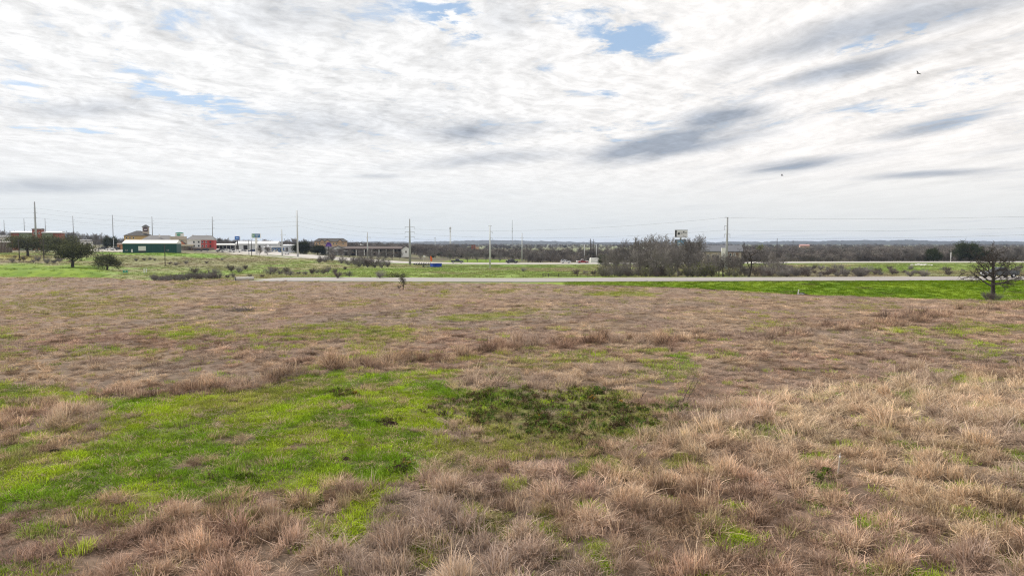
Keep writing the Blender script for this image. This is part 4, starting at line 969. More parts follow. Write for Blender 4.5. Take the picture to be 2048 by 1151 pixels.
# white and red hotel
b = Bd('grey_roof_hotel', 'grey-roofed hotel with white and red wings and green crest over entrance', 356, 400)
b.box('wall', 283, 345, None, 479, 6, 20, M_CREAM); b.hip('roof', 281, 347, 479.2, 470, 5, 21, M_GROOF, .2)
b.box('wall', 345, 376, None, 477, 1, 18, M_CREAM); b.box('entrance_block', 341, 374, 479, 472.6, .4, 3, M_STONE)
f = b.box('crest', 352, 369, 472.8, 466.5, .5, 1.5, M_WHITE); cr = MB().prism([(b.x(360.5) + b.sx * 8.5 * math.cos(a), b.z(466.6) + b.sz * 2.2 * math.sin(a)) for a in np.linspace(0, math.pi, 11)], .5, 1.5).build('crest_arch', M_GREENS, f)
MB().prism([(b.x(359 + 4 * math.cos(a)), b.z(469.6 + 2.1 * math.sin(a))) for a in np.linspace(0, 2 * math.pi, 12, endpoint=False)], .38, .5).build('green_emblem', M_GREENS, f)
b.box('wall', 376, 404, None, 479, 0, 16, M_WHITE); b.box('wall', 404.2, 430, None, 479.6, -.3, 16, M_RED); b.box('stone_base', 376, 430.6, None, 495.3, -.55, -.32, M_BROWN)
b.box('cornice', 375, 431, 479.4, 478.2, -.9, 16.5, M_WHITE); b.hip('roof', 374, 432, 478.1, 470, 0, 17, M_GROOF, .16)
for px in (389.5, 399.2):
    for py in (483.8, 491.4): b.win(px, py, 4.2, 4.6, 0)
for px in (407, 414.6, 423):
    for py in (483.8, 491.6): b.win(px, py, 3.4, 4.4, -.3, M_WHITE if px < 420 else M_DWOOD)
for px in (290, 300, 310, 320, 330): b.win(px, 482.5, 3, 3.6, 6)
f = b.box('canopy', 358, 390, 491.4, 488.6, -9, 0, M_CREAM)
for px in (360, 367, 374, 381, 388): b.box('canopy_post', px - .6, px + .6, None, 491.4, -8.8, -8.0, M_BROWN)
b.front_gable('orange_gable', 358, 372, 488.4, 482, -.3, .9, mat('orange_stucco', (.50, .20, .10), .85, .1, .5)); b.rake('gable_roof', 357, 373, 488.4, 481.6, -.3, 1, M_GROOF)
for px in (316, 384, 412): b.box('chimney', px - 1.2, px + 1.2, 473, 469, 8, 9.2, M_WHITE)
# warehouse and sheds
b = Bd('white_warehouse', 'large white metal warehouse with long pale roof by the highway', 510, 445)
b.box('wall', 472, 556, None, 488, 0, 26, M_SHED); b.gable('roof', 471, 557, 488.2, 481.6, 0, 26, M_MROOF)
for px, w in ((492, 8), (476, 5), (520, 4)): b.box('door', px - w / 2, px + w / 2, None, 490.5, -.12, .05, M_DWOOD)
for i in range(17): b.box('wall_rib', 474 + i * 4.9, 474.4 + i * 4.9, 502, 488.4, -.06, .02, M_SHED)
b = Bd('blue_shop', 'low blue-fronted shop in front of the white warehouse', 555, 425)
b.box('wall', 543, 566, None, 495, 0, 10, M_BLUE); b.box('fascia', 542.5, 566.5, 495, 492.8, -.5, 10.3, M_SHED)
for px in (548, 555, 562): b.win(px, 499.5, 4.4, 3.6, 0)
b = Bd('white_shed', 'plain white shed right of the blue-fronted shop', 577, 440)
b.box('wall', 567, 589, None, 491.5, 0, 12, M_SHED); b.gable('roof', 566, 590, 491.7, 488.4, 0, 12, M_MROOF); b.box('door', 572, 577, None, 494.5, -.1, .05, M_GROOF)
b = Bd('open_shed', 'long open-fronted white shed with dark bays by the parking lot', 450, 460)
b.box('wall', 431, 470, None, 490.5, 6, 6.4, M_DWOOD); b.gable('roof', 430, 471, 490.6, 486.8, 0, 8, M_WROOF, .8)
for i in range(6): b.box('post', 431.5 + i * 7.5, 432.1 + i * 7.5, None, 490.7, .1, .4, M_WHITE)
b = Bd('roadside_kiosk', 'small kiosk with peaked roof and open sides near warehouse', 536, 390, cat='kiosk')
b.hip('roof', 527, 545, 494.5, 489.5, -2, 4, M_MROOF, .45)
for px in (529, 543): b.box('post', px - .5, px + .5, None, 494.5, -1.6, -1.3, M_WHITE); b.box('post', px - .5, px + .5, None, 494.5, 3.3, 3.6, M_WHITE)
b.box('counter', 530, 542, None, 500, -1.4, 3, M_SHED)
# tan apartments
b = Bd('tan_apartments', 'tan apartment block with dark hipped roof and front gables', 661, 540)
b.box('wall', 630, 693, None, 482.5, 0, 16, M_TAN); b.hip('roof', 627, 696, 482.7, 476, -1, 17, M_DROOF, .14)
for px in (645.5, 656, 681): b.front_gable('front_gable', px - 5, px + 5, 484, 479.5, -1.2, 2, M_TAN); b.rake('gable_roof', px - 5.6, px + 5.6, 484, 479.2, -1.2, 5, M_DROOF)
for px in (634, 640, 651, 662, 668, 674, 687): b.win(px, 487, 2.6, 3.2)
# motel
b = Bd('long_motel', 'long two-storey motel with dark gallery, white columns and white gable ends', 732, 402, .75)
b.box('wall', 640, 690, None, 499, 0, 14, M_WHITE); b.gable('roof', 638, 692, 499.2, 493, 0, 14, M_DROOF)
b.front_gable('front_gable', 661, 692, 499, 492.2, -1.2, 6, M_WHITE); b.rake('gable_roof', 660, 693, 499.4, 492.2, -1.2, 8, M_DROOF)
b.gable('porch_roof', 667, 701, 503.6, 500, -6, -1, M_DROOF)
for px in (669, 678, 688, 699): b.box('porch_post', px - .6, px + .6, None, 503.8, -5.6, -5.3, M_WHITE)
b.box('wall', 692, 803, None, 498.5, 1.6, 13, M_DWOOD); b.gable('roof', 690, 806, 498, 492.4, -.6, 13, mat('brown_shingle_roof', (.10, .075, .068), .9, .2, .8))
b.box('gallery_floor', 692, 803, 505.6, 504.6, -.1, 1.6, M_BROWN)
for px in (713, 729, 744, 758.5, 773, 788): b.box('column', px - 1, px + 1, None, 498.6, -.1, .25, M_WHITE)
for px in (701, 707, 719, 724, 735, 740, 749, 754, 764, 768, 779, 784, 795): b.win(px, 501.6, 2.8, 4.0, 1.6, M_CREAM)
b.box('wall', 803, 823, None, 499, -.6, 13, M_WHITE); b.front_gable('gable_end', 803, 823, 499, 492.4, -.6, 4, M_WHITE); b.rake('gable_roof', 801, 825.5, 499.6, 492.2, -.6, 13, M_DROOF); b.win(813, 503.5, 3, 4.5, -.6, M_STONE)
for px in (645, 651, 657): b.win(px, 506, 3, 4.5, 0, M_WHITE)
# houses among the trees and far buildings
b = Bd('stone_house', 'stone house with grey roof and white chimney behind the thicket', 1446, 262)
b.box('wall', 1408, 1482, None, 503.5, 0, 12, M_STONE); b.gable('roof', 1405, 1486, 503.7, 490, 0, 12, mat('blue_grey_roof', (.13, .135, .15), .85, .12, .6))
b.box('chimney', 1442, 1449.5, None, 495.5, -1.2, -.02, M_WHITE)
b.box('timber_bay', 1455, 1476, None, 504, -.5, -.02, M_BROWN)
for px, py in ((1460, 509), (1468, 509), (1460, 518), (1416, 512), (1426, 512), (1436, 512)): b.win(px, py, 5, 6, -.5 if px > 1450 else 0)
b = Bd('small_white_house', 'small white house with grey roof left of the evergreen by the lot', 172, 430)
b.box('wall', 161, 183, None, 482, 0, 8, M_WHITE); b.gable('roof', 160, 184, 482.2, 478.4, 0, 8, M_GROOF); b.win(168, 486, 3, 3); b.win(176, 486, 3, 3)
b = Bd('orange_cabin', 'little orange-brown cabin by the white lot near the barn', 241, 400)
b.box('wall', 236, 247, None, 489, 0, 5, mat('orange_brown_wood', (.42, .22, .11), .85, .15, 1)); b.gable('roof', 235, 248, 489.2, 485.8, 0, 5, M_BROWN); b.box('door', 240, 242, None, 491, -.08, .04, M_DWOOD)
b = Bd('brick_stack', 'brown brick tower block rising out of the bare woods', 947, 600)
b.box('wall', 943, 951, None, 490, 0, 4, M_BRICK); b.box('parapet', 942.4, 951.6, 490, 488.8, -.4, 4.4, M_BROWN); b.win(947, 493, 2, 2.4); b.box('annex', 951.2, 958, None, 493.5, .5, 4, M_TAN)
for i, (x0, x1, pe, pr, Y, m, lab) in enumerate([(704, 722, 490.5, 487.6, 760, M_STONE, 'pale low building behind the motel roof, nearest the tan apartments'), (724, 750, 491.5, 488.6, 800, M_WHITE, 'long white low building behind the motel roof'),
                                  (868, 905, 493.6, 491.6, 900, M_MROOF, 'long pale metal building in the far woods'), (818, 832, 491.5, 489.6, 900, M_WHITE, 'small white far building beside the three-armed pole'), (1600, 1618, 491.5, 488.4, 760, M_TAN, 'far tan building with reddish roof in the bare woods')]):
    b = Bd('far_building', lab, (x0 + x1) / 2, Y)
    b.box('wall', x0, x1, None, pe, 0, 12, m); b.gable('roof', x0 - .6, x1 + .6, pe + .1, pr, 0, 12, M_WROOF if i < 4 else mat('rose_roof', (.42, .24, .22), .8, .1, 1)); b.win((x0 + x1) / 2, pe + 2, 2.4, 2)
b = Bd('white_silo_row', 'row of white tanks beside the far reddish roof', 1621, 760, cat='tanks')
for k in range(3): MB().tube((b.x(1616.5 + k * 3.4), 2, -.6), (b.x(1616.5 + k * 3.4), 2, b.z(492.5 + k * .6)), .55, .55, 10).build('tank', M_WHITE, b.root)

# ------------------------------------------------------------------ poles, wires, signs
STEEL = mat('galvanised_steel', (.33, .34, .345), .6, .08, .6); WSTEEL = mat('pale_weathered_steel', (.52, .53, .53), .6, .06, .6); WOODP = mat('creosote_wood', (.055, .045, .038), .9, .2, 2); INS = mat('grey_insulator', (.20, .20, .21), .4, .05, 2)
WIRE = mat('dull_aluminium_wire', (.16, .165, .17), .6, .05, 1)
def pole(name, label, px, Y, ptop, r0, r1, m, arms=(), group=None, cat='power pole', dz=0):
    """arms: (py, half-length m to the left, to the right, insulator drop m)"""
    p = on(px, Y, dz); o = empty(name, p); pyb = HOR + (ZC - p.z) * F / Y; top = (pyb - ptop) * Y / F
    MB().tube((0, 0, -.6), (0, 0, top), r0, r1, 12).build('shaft', m, o, True)
    tips = []
    for py, L, Rr, drop in arms:
        z = (pyb - py) * Y / F
        a = MB().tube((-L, -.02, z), (Rr, -.02, z), .07 if r0 > .2 else .05, .07 if r0 > .2 else .05, 6).build('crossarm', m, o)
        for x in ([-L * .95] if L else []) + ([Rr * .95] if Rr else []):
            i = MB()
            if drop >= 0:
                nd = 4
                for k in range(nd): i.tube((x, -.02, z - drop * k / nd), (x, -.02, z - drop * (k + .7) / nd), .09, .05, 6)
            else: i.tube((x, -.02, z), (x, -.02, z - drop), .06, .05, 6)
            i.build('insulator', INS, a)
            tips.append(p + Vector((x, 0, z - max(drop, 0))))
    tag(o, label, cat, group); return tips
WR = 'transmission line wires'
def wire(a, b, sag, r=.024, label='thin grey transmission wire sagging between tall steel poles', group=WR):
    n = 14; pts = [a.lerp(b, i / n) - Vector((0, 0, sag * 4 * (i / n) * (1 - i / n))) for i in range(n + 1)]; m = MB()
    for i in range(n): m.tube(pts[i], pts[i + 1], r, r, 3, False)
    return tag(m.build('power_line', WIRE), label, 'wire', group)
A3 = lambda y0, st, L, Rr, d: [(y0 + k * st, L, Rr, d) for k in range(3)]
T0 = pole('transmission_pole', 'tallest grey steel pole in front of the brick building tower', 74.5, 330, 404, .56, .28, STEEL, A3(417, 9.3, .75, .75, -.12))
T1 = pole('transmission_pole', 'tall bare steel pole standing at the highway edge left of motel', 596, 345, 421, .50, .26, WSTEEL, A3(434.5, 8.7, .8, .8, -.12))
T2 = pole('transmission_pole', 'stout steel pole with three double crossarms beside the highway', 820, 300, 438, .58, .26, STEEL, A3(454, 9.6, 2.1, 2.1, .9))
T3 = pole('transmission_pole', 'slim pale steel pole with right-hand arms on the meadow', 980, 250, 451, .34, .19, WSTEEL, [(451.5, .5, .6, .2), (464, 0, .9, .6), (476, 0, .9, .6)])
T4 = pole('transmission_pole', 'slender pale steel pole with short crossarm among bare trees', 1044, 420, 466, .40, .22, WSTEEL, [(475, 1.0, 1.0, .4)])
T5 = pole('transmission_pole', 'heavy steel pole with hooked crossarms rising from the thicket', 1453, 228, 434.5, .46, .28, STEEL, [(434.8, .9, 0, .1), (452, .95, 0, 1.4), (468.4, 1.0, 1.0, 1.3)])
T6 = pole('transmission_pole', 'steel pole with one crossarm beside the tallest roadside pole', 565, 352, 458, .42, .20, WSTEEL, [(469, .7, 2.0, .3)])
T7 = pole('transmission_pole', 'pale steel pole with crossarm in front of the motel', 735.5, 372, 464, .48, .22, WSTEEL, [(476, .6, 2.0, .3)])
FR = []
for px, pt, Y in ((12, 440, 800), (52, 437, 760), (94, 436.5, 720), (149.5, 432, 660), (228.5, 430, 620), (307, 433, 600), (427, 433.5, 560)):
    FR.append(pole('distant_pole', 'distant slim steel pole in the row behind the rooftops', px, Y, pt, .42, .26, STEEL, A3(pt + 8, 7, 0, 1.7, .5), 'row of distant steel poles'))
for k in range(3):
    L_ = Vector((-330, 310, T0[2 * k].z + 1.2)); wire(L_, T0[2 * k], 1.0); wire(T0[2 * k + 1], T1[2 * k], 3.0); wire(T1[2 * k + 1], T2[2 * k], 1.4)
tgt = [T5[0], T5[1], T5[2]]
for k in range(3): wire(T2[2 * k + 1], tgt[k], 2.2)
for k, py in enumerate((425, 447, 459.5)):
    e = at(2300, py, 170); wire((T5[0], T5[1], T5[3])[k], e, .9, .022)
o = pole('transmission_pole', 'steel pole carrying the wires on past the road', 2305, 170, 415, .5, .3, STEEL, [(425, .6, 0, .1), (447, .6, .6, .1)])
for a_, b_ in zip(FR[:-1], FR[1:]):
    for q in range(3): wire(a_[q], b_[q], 1.4, .026, 'faint wire strung along the row of distant steel poles', 'wires of the distant pole row')
pole('wooden_pole', 'dark wooden pole with insulators, taller of a pair behind parked cars', 1180.5, 370, 477.5, .22, .16, WOODP, [(481, .9, .9, .3)])
pole('wooden_pole', 'dark wooden pole, thinner of a pair behind parked cars', 1187, 372, 478, .17, .13, WOODP, [(484, .8, .8, .3)])
pole('steel_post', 'short white steel post left of the paired wooden poles', 1168.5, 385, 488, .2, .14, WSTEEL, (), None, 'post'); pole('steel_post', 'short white steel post right of the paired wooden poles', 1192.5, 385, 488, .2, .14, WSTEEL, (), None, 'post')
pole('wooden_pole', 'wooden pole with crossarm at the bare woods beyond the stone house', 1553, 345, 476, .17, .12, WOODP, [(490, 1.4, 1.4, .3), (494, .9, .9, .3)])
pole('wooden_pole', 'dark pole in front of the bare woods right of the parked trucks', 1056, 338, 502, .2, .16, WOODP)
pole('wooden_pole', 'thin dark pole beside the far reddish-roofed building', 1585, 480, 480, .14, .1, WOODP, [(483, .9, .9, .3)])
pole('wooden_pole', 'dark post at the left side of the live oak before the brick building', 39.5, 240, 478, .17, .13, WOODP, [(479.5, .4, .9, .2)])
pole('wooden_pole', 'dark post at the right side of the live oak before the brick building', 88.5, 240, 479, .17, .13, WOODP, [(480.5, .9, .5, .2)])
pole('wooden_pole', 'black pole with short crossarm in front of the green barn', 330.5, 238, 489.5, .13, .11, WOODP, [(490.5, .6, .6, .2)])
pole('wooden_pole', 'dark pole beside the pylon sign, shorter and left', 498.5, 330, 480, .13, .10, WOODP); pole('wooden_pole', 'dark pole beside the pylon sign, thicker and right', 504, 322, 482, .17, .13, WOODP)
pole('steel_post', 'pale marker post at the woods edge by the big evergreen', 1901, 345, 504, .16, .14, M_WHITE, (), None, 'post')
pole('lamp_post', 'double-headed lamp post by the dark evergreen near the barn', 229, 350, 476, .12, .09, WSTEEL, [(477, .8, .8, .1)], None, 'lamp post')
# lattice towers far off
def mast(name, label, px, Y, ptop, w, m, panels):
    p = on(px, Y); o = empty(name, p); pyb = HOR + (ZC - p.z) * F / Y; top = (pyb - ptop) * Y / F
    b = MB(); cs = [(w * math.cos(a), w * math.sin(a)) for a in (.5, 2.6, 4.7)]
    for c in cs: b.tube((c[0], c[1], -.5), (c[0] * .7, c[1] * .7, top), w * .28, w * .2, 4)
    b.build('tower_leg', m, o); br = MB(); n = 14
    for k in range(n):
        z0, z1 = top * k / n, top * (k + 1) / n
        for i in range(3):
            a_, c_ = cs[i], cs[(i + 1) % 3]; br.tube((a_[0] * .85, a_[1] * .85, z0), (c_[0] * .85, c_[1] * .85, z1), w * .12, w * .12, 3)
    br.build('lattice', m, o)
    for z, ww, hh in panels:
        zz = (pyb - z) * Y / F; MB().box(-ww, ww, -.6, .6, zz - hh, zz + hh).build('antenna', WSTEEL if hh > 1 else STEEL, o)
    return tag(o, label, 'radio tower')
mast('cell_tower', 'white cell tower with antenna drum on the horizon', 901, 1300, 453, 1.4, M_WHITE, [(457, 1.8, 2.0), (463, 1.4, 1.4)])
mast('radio_mast', 'very thin tall radio mast on the horizon', 1024.5, 1250, 440, .55, STEEL, [(457, .8, .6), (463, .8, .6)])
mast('cell_tower', 'tiny pale tower on the horizon near the white cell tower', 870.5, 1500, 474.5, .8, WSTEEL, [(476, 1.0, .9)])
# signs
def pylon(name, label, px, Y, x0, x1, pt, pb, pm, poler, build_face, cat='sign'):
    p = on(px, Y); o = empty(name, p); pyb = HOR + (ZC - p.z) * F / Y; s = Y / F; z = lambda py: (pyb - py) * s; x = lambda q: (q - px) * s
    MB().tube((0, .1, -.6), (0, .1, z(pb)), poler, poler, 10).build('post', pm, o); c = MB().box(x(x0), x(x1), -.3, .5, z(pb), z(pt)).build('cabinet', M_WHITE, o)
    build_face(o, c, x, z); return tag(o, label, cat)
def bx(nm, x, z, x0, x1, pb, pt, m, par, y=-.36): return MB().box(x(x0), x(x1), y, y + .08, z(pb), z(pt)).build(nm, m, par)
def face1(o, c, x, z):
    bx('green_panel', x, z, 505.6, 511.6, 475, 467.6, M_GREENS, c); bx('teal_panel', x, z, 511.6, 521.6, 475, 467.6, mat('teal_blue_sign', (.03, .16, .36), .5, .05, 1), c)
    g = MB(); g.box(x(507), x(508), -.44, -.36, z(473.8), z(469)); g.box(x(509.6), x(510.6), -.44, -.36, z(473.8), z(469)); g.box(x(508), x(509.6), -.44, -.36, z(471.9), z(471)); g.build('letter', M_WHITE, c)
    for py, x1 in ((470.4, 520), (472.6, 518.4)): bx('lettering_line', x, z, 513, x1, py + .5, py - .5, M_WHITE, c, -.44)
pylon('pylon_sign', 'green and blue roadside sign on a thick white post', 513.5, 350, 505, 522, 467, 475.6, M_WHITE, .55, face1)
def face2(o, c, x, z):
    bx('blue_panel', x, z, 471.4, 480.8, 479.6, 472.4, M_BLUES, c); bx('lettering_line', x, z, 473.4, 479, 476.6, 475, mat('pale_blue_letters', (.45, .62, .85), .6, .05, 1), c, -.44)
pylon('pylon_sign', 'plain blue sign on a dark post above the sheds', 476, 430, 471, 481.2, 472, 480, WOODP, .3, face2)
def face3(o, c, x, z):
    MB().prism([(x(651.5), z(493)), (x(664.5), z(493)), (x(664), z(489)), (x(661), z(485)), (x(657), z(484)), (x(653), z(488.5))], -.40, -.32).build('purple_panel', M_PURP, c); bx('lettering_line', x, z, 654.5, 661.5, 491.2, 490, mat('violet_letters', (.35, .25, .6), .6, .05, 1), c, -.47)
pylon('pylon_sign', 'purple arched sign on a dark post before the motel gable', 658, 372, 655, 661, 486, 492.6, WOODP, .25, face3)
# billboard
def billboard():
    Y = 300; px = 1361; p = on(px, Y); o = empty('billboard', p); pyb = HOR + (ZC - p.z) * F / Y; s = Y / F; z = lambda py: (pyb - py) * s; x = lambda q: (q - px) * s
    MB().tube((0, .6, -.6), (0, .6, z(474)), .4, .4, 12).build('post', STEEL, o)
    u_ = MB().box(x(1348.5), x(1374), 0, .35, z(474), z(460)).build('upper_panel', mat('poster_white', (.62, .61, .63), .7, .06, .8), o)
    bx('frame_edge', x, z, 1348, 1374.5, 474.6, 473.8, STEEL, u_, -.1); bx('frame_edge', x, z, 1348, 1374.5, 460.2, 459.6, STEEL, u_, -.1)
    bx('dark_photo_area', x, z, 1349, 1352.4, 473.6, 460.6, mat('poster_dark', (.05, .05, .055), .7, .3, 2), u_, -.06)
    MB().prism([(x(1354), z(467)), (x(1356), z(464.4)), (x(1359), z(465.6)), (x(1358.4), z(469)), (x(1355), z(469.4))], -.06, .02).build('dark_figure', mat('poster_dark', (.05, .05, .055)), u_)
    bx('lettering_line', x, z, 1360.5, 1364, 467.4, 465.8, mat('poster_grey', (.25, .25, .27)), u_, -.06); bx('lettering_line', x, z, 1368, 1372.5, 466.2, 464.8, mat('poster_grey', (.25, .25, .27)), u_, -.06)
    MB().prism([(x(1365), z(462.6)), (x(1368), z(462.6)), (x(1366.5), z(466.6))], -.06, .02).build('dark_emblem', mat('poster_dark', (.05, .05, .055)), u_)
    MB().box(x(1347), x(1373), -.9, -.02, z(475.4), z(475.0)).build('catwalk', M_WHITE, o)
    l_ = MB().box(x(1349), x(1372), 0, .35, z(493), z(479)).build('lower_panel', mat('poster_dark_slate', (.08, .09, .10), .7, .2, 1), o)
    bx('blue_picture', x, z, 1353.6, 1371, 490, 480.4, mat('poster_sky_blue', (.16, .32, .50), .7, .25, 1.2), l_, -.06); bx('white_band', x, z, 1354, 1366, 492.6, 491, M_WHITE, l_, -.06); bx('pale_shape', x, z, 1355, 1360, 488.6, 484.6, mat('poster_pale', (.45, .52, .58), .7, .1, 1), l_, -.1)
    tag(o, 'two-panel billboard on a steel post above the thicket, blue lower panel', 'billboard')
billboard()

# ------------------------------------------------------------------ vehicles
TYRE = mat('black_rubber', (.018, .018, .019), .9, .1, 4); RIM = mat('alloy_rim', (.5, .5, .52), .35, .05, 3, metal=.6); AUTOGLASS = mat_glass('car_glass', (.012, .015, .018)); LAMPG = mat('clear_lamp', (.6, .6, .58), .2, .05, 2); LAMPR = mat('red_lamp', (.35, .02, .02), .3, .05, 2); CHROME = mat('bumper_steel', (.35, .35, .36), .35, .05, 2, metal=.5)
def paint(nm, c): return mat('car_paint_' + nm, c, .28, .04, 1, spec=.5)
PAINTS = {'white': paint('white', (.72, .72, .71)), 'dark': paint('dark', (.022, .024, .028)), 'silver': paint('silver', (.38, .39, .40)), 'grey': paint('grey', (.085, .092, .105)), 'red': paint('red', (.28, .02, .02)), 'blue': paint('blue', (.03, .06, .16))}
SHAPES = {   # side outline (x forward = -x), belt height, roof outline
 'sedan': dict(L=4.6, Wd=1.8, body=[(-2.3, .35), (-2.3, .68), (-1.9, .80), (-.95, .90), (1.5, .95), (2.2, .90), (2.3, .6), (2.3, .35)], cab=[(-.95, .90), (-.25, 1.40), (.95, 1.44), (1.65, .95)], wb=(-1.4, 1.4), wr=.33),
 'suv': dict(L=4.8, Wd=1.9, body=[(-2.4, .4), (-2.4, .85), (-2.2, .98), (-1.1, 1.05), (2.35, 1.08), (2.4, .7), (2.4, .4)], cab=[(-1.1, 1.05), (-.5, 1.70), (1.9, 1.74), (2.3, 1.08)], wb=(-1.45, 1.45), wr=.38),
 'pickup': dict(L=5.9, Wd=2.0, body=[(-2.95, .48), (-2.97, .82), (-2.8, 1.06), (-1.45, 1.14), (.95, 1.16), (.96, 1.22), (2.88, 1.22), (2.95, 1.05), (2.95, .52)], cab=[(-1.45, 1.14), (-.72, 1.80), (-.3, 1.88), (.62, 1.86), (.93, 1.16)], wb=(-1.9, 1.85), wr=.42)}
def car(name, label, loc, rz, shape, col, group=None):
    S = SHAPES[shape]; o = empty(name, loc, rz); P = PAINTS[col]; w = S['Wd'] / 2
    bd = MB().prism(S['body'], -w, w).build('body', P, o)
    bv = bd.modifiers.new('soften', 'BEVEL'); bv.width = .07; bv.segments = 2; bv.limit_method = 'ANGLE'
    c = S['cab']; n = len(c); t = .16; v = [(x, -w + .04 + (t if z > c[0][1] + .12 else 0), z - .02) for x, z in c] + [(x, w - .04 - (t if z > c[0][1] + .12 else 0), z - .02) for x, z in c]
    cb = MB().add(v, [tuple(range(n)), tuple(range(2 * n - 1, n - 1, -1))] + [(i, i + n, (i + 1) % n + n, (i + 1) % n) for i in range(n)]).build('cabin', P, o)
    # side windows, windscreen
    cx = sum(q[0] for q in c) / n; cz = sum(q[1] for q in c) / n
    for sgn in (-1, 1):
        for x0, x1 in ((.0, .48), (.54, 1.0)):
            xa, xb = c[0][0] * (1 - x0) + c[-1][0] * x0, c[0][0] * (1 - x1) + c[-1][0] * x1
            ta, tb = c[1][0] * (1 - x0) + c[-2][0] * x0, c[1][0] * (1 - x1) + c[-2][0] * x1
            zb, zt = c[0][1] + .06, max(q[1] for q in c) - .14; yb, yt = sgn * (w - .04 - .025), sgn * (w - .04 - t * .86)
            k = .12; pts = [(xa + (ta - xa) * k + .05, yb, zb), (xb + (tb - xb) * k - .05, yb, zb), (tb - .03, yt, zt), (ta + .03, yt, zt)]
            pts2 = [(x, y + sgn * .035, z) for x, y, z in pts]
            MB().add(pts + pts2, [(0, 1, 2, 3), (7, 6, 5, 4), (0, 4, 5, 1), (1, 5, 6, 2), (2, 6, 7, 3), (3, 7, 4, 0)]).build('window', AUTOGLASS, o)
    for i0, i1, nm in ((0, 1, 'windscreen'), (n - 1, n - 2, 'rear_window')):
        a, b_ = c[i0], c[i1]; off = -.03 if i0 == 0 else .03; l = lambda f: (a[0] * (1 - f) + b_[0] * f + off, a[1] * (1 - f) + b_[1] * f)
        (x0, z0), (x1, z1) = l(.12), l(.88)
        MB().add([(x0, -w + .14, z0), (x0, w - .14, z0), (x1, w - .26, z1), (x1, -w + .26, z1)], [(0, 1, 2, 3)]).build(nm, AUTOGLASS, o)
    for wx in S['wb']:
        for sgn in (-1, 1):
            r = S['wr']; wh = MB().tube((wx, sgn * (w - .20), r), (wx, sgn * (w + .03), r), r, r, 16).build('wheel', TYRE, o)
            MB().tube((wx, sgn * (w + .0), r), (wx, sgn * (w + .045), r), r * .62, r * .55, 12).build('rim', RIM, wh)
    xf, xr = S['body'][1][0], S['body'][-2][0]; zb = S['body'][1][1]
    for sgn in (-1, 1):
        MB().box(xf - .03, xf + .12, sgn * w * .62 - .2, sgn * w * .62 + .2, zb - .12, zb + .03).build('headlight', LAMPG, o); MB().box(xr - .1, xr + .03, sgn * w * .8 - .1, sgn * w * .8 + .1, zb - .1, zb + .14).build('tail_light', LAMPR, o)
    z0 = S['body'][0][1]; MB().box(xf - .06, xf + .1, -w * .92, w * .92, z0 - .05, z0 + .14).build('bumper', CHROME, o); MB().box(xr - .1, xr + .07, -w * .92, w * .92, z0 - .05, z0 + .14).build('bumper', CHROME, o)
    if shape == 'pickup':
        MB().box(1.05, 2.8, -w + .12, w - .12, 1.223, 1.235).build('bed', TYRE, o)
        for sgn in (-1, 1): MB().box(-1.25, -1.05, sgn * (w + .02) - .1, sgn * (w + .02) + .1, 1.1, 1.3).build('mirror', PAINTS['dark'], o)
    return tag(o, label, 'pickup' if shape == 'pickup' else 'car', group)
def rpos(px, off):     # a point on the near road, at an offset across it
    k = int(np.argmin(np.abs(ROADL[:, 0] / ROADL[:, 1] - u_of(px)))); k = min(max(k, 1), len(ROADL) - 2); T = ROADL[k + 1, :2] - ROADL[k - 1, :2]; T /= np.linalg.norm(T); N = np.array([-T[1], T[0]]); q = ROADL[k, :2] + N * off
    return Vector((q[0], q[1], ROADL[k, 2] + .022)), math.atan2(T[1], T[0])
p, a = rpos(2019, 1.6); car('pickup_truck', 'dark grey crew-cab pickup driving on the near road behind the thorny tree', p, a, 'pickup', 'grey')
def hpos(px, off):
    uu = hw[:, 0] / hw[:, 1]; k = int(np.argmin(np.abs(uu - u_of(px)))); k = min(max(k, 1), len(hw) - 2); T = hw[k + 1, :2] - hw[k - 1, :2]; T /= np.linalg.norm(T); N = np.array([-T[1], T[0]]); q = hw[k, :2] + N * off
    return Vector((q[0], q[1], hw[k, 2] + .552)), math.atan2(T[1], T[0])
for px, off, sh, c, lab in ((911, -4, 'pickup', 'dark', 'black pickup on the highway right of the orange flag'), (1023, -4, 'suv', 'dark', 'black sport utility car on the highway behind the slim pole'), (1042, -6, 'pickup', 'dark', 'black pickup close behind the black sport utility car'),
                            (1132, -6, 'sedan', 'white', 'white sedan on the highway left of the bare shrubs'), (1150, -7, 'suv', 'silver', 'silver car on the highway behind the dark roadside shrub'), (1164, -5, 'sedan', 'red', 'small red car on the highway before the paired wooden poles'), (1178, -7, 'pickup', 'white', 'white pickup at the foot of the paired wooden poles'),
                            (1307, -5, 'suv', 'white', 'white car seen through the bare thicket'), (578, 2, 'sedan', 'white', 'white sedan on the highway by the tallest roadside pole'), (566, -4, 'suv', 'silver', 'silver car on the highway under the one-armed pole')):
    p, a = hpos(px, off); car('car' if sh != 'pickup' else 'pickup_truck', lab, p, a, sh, c)
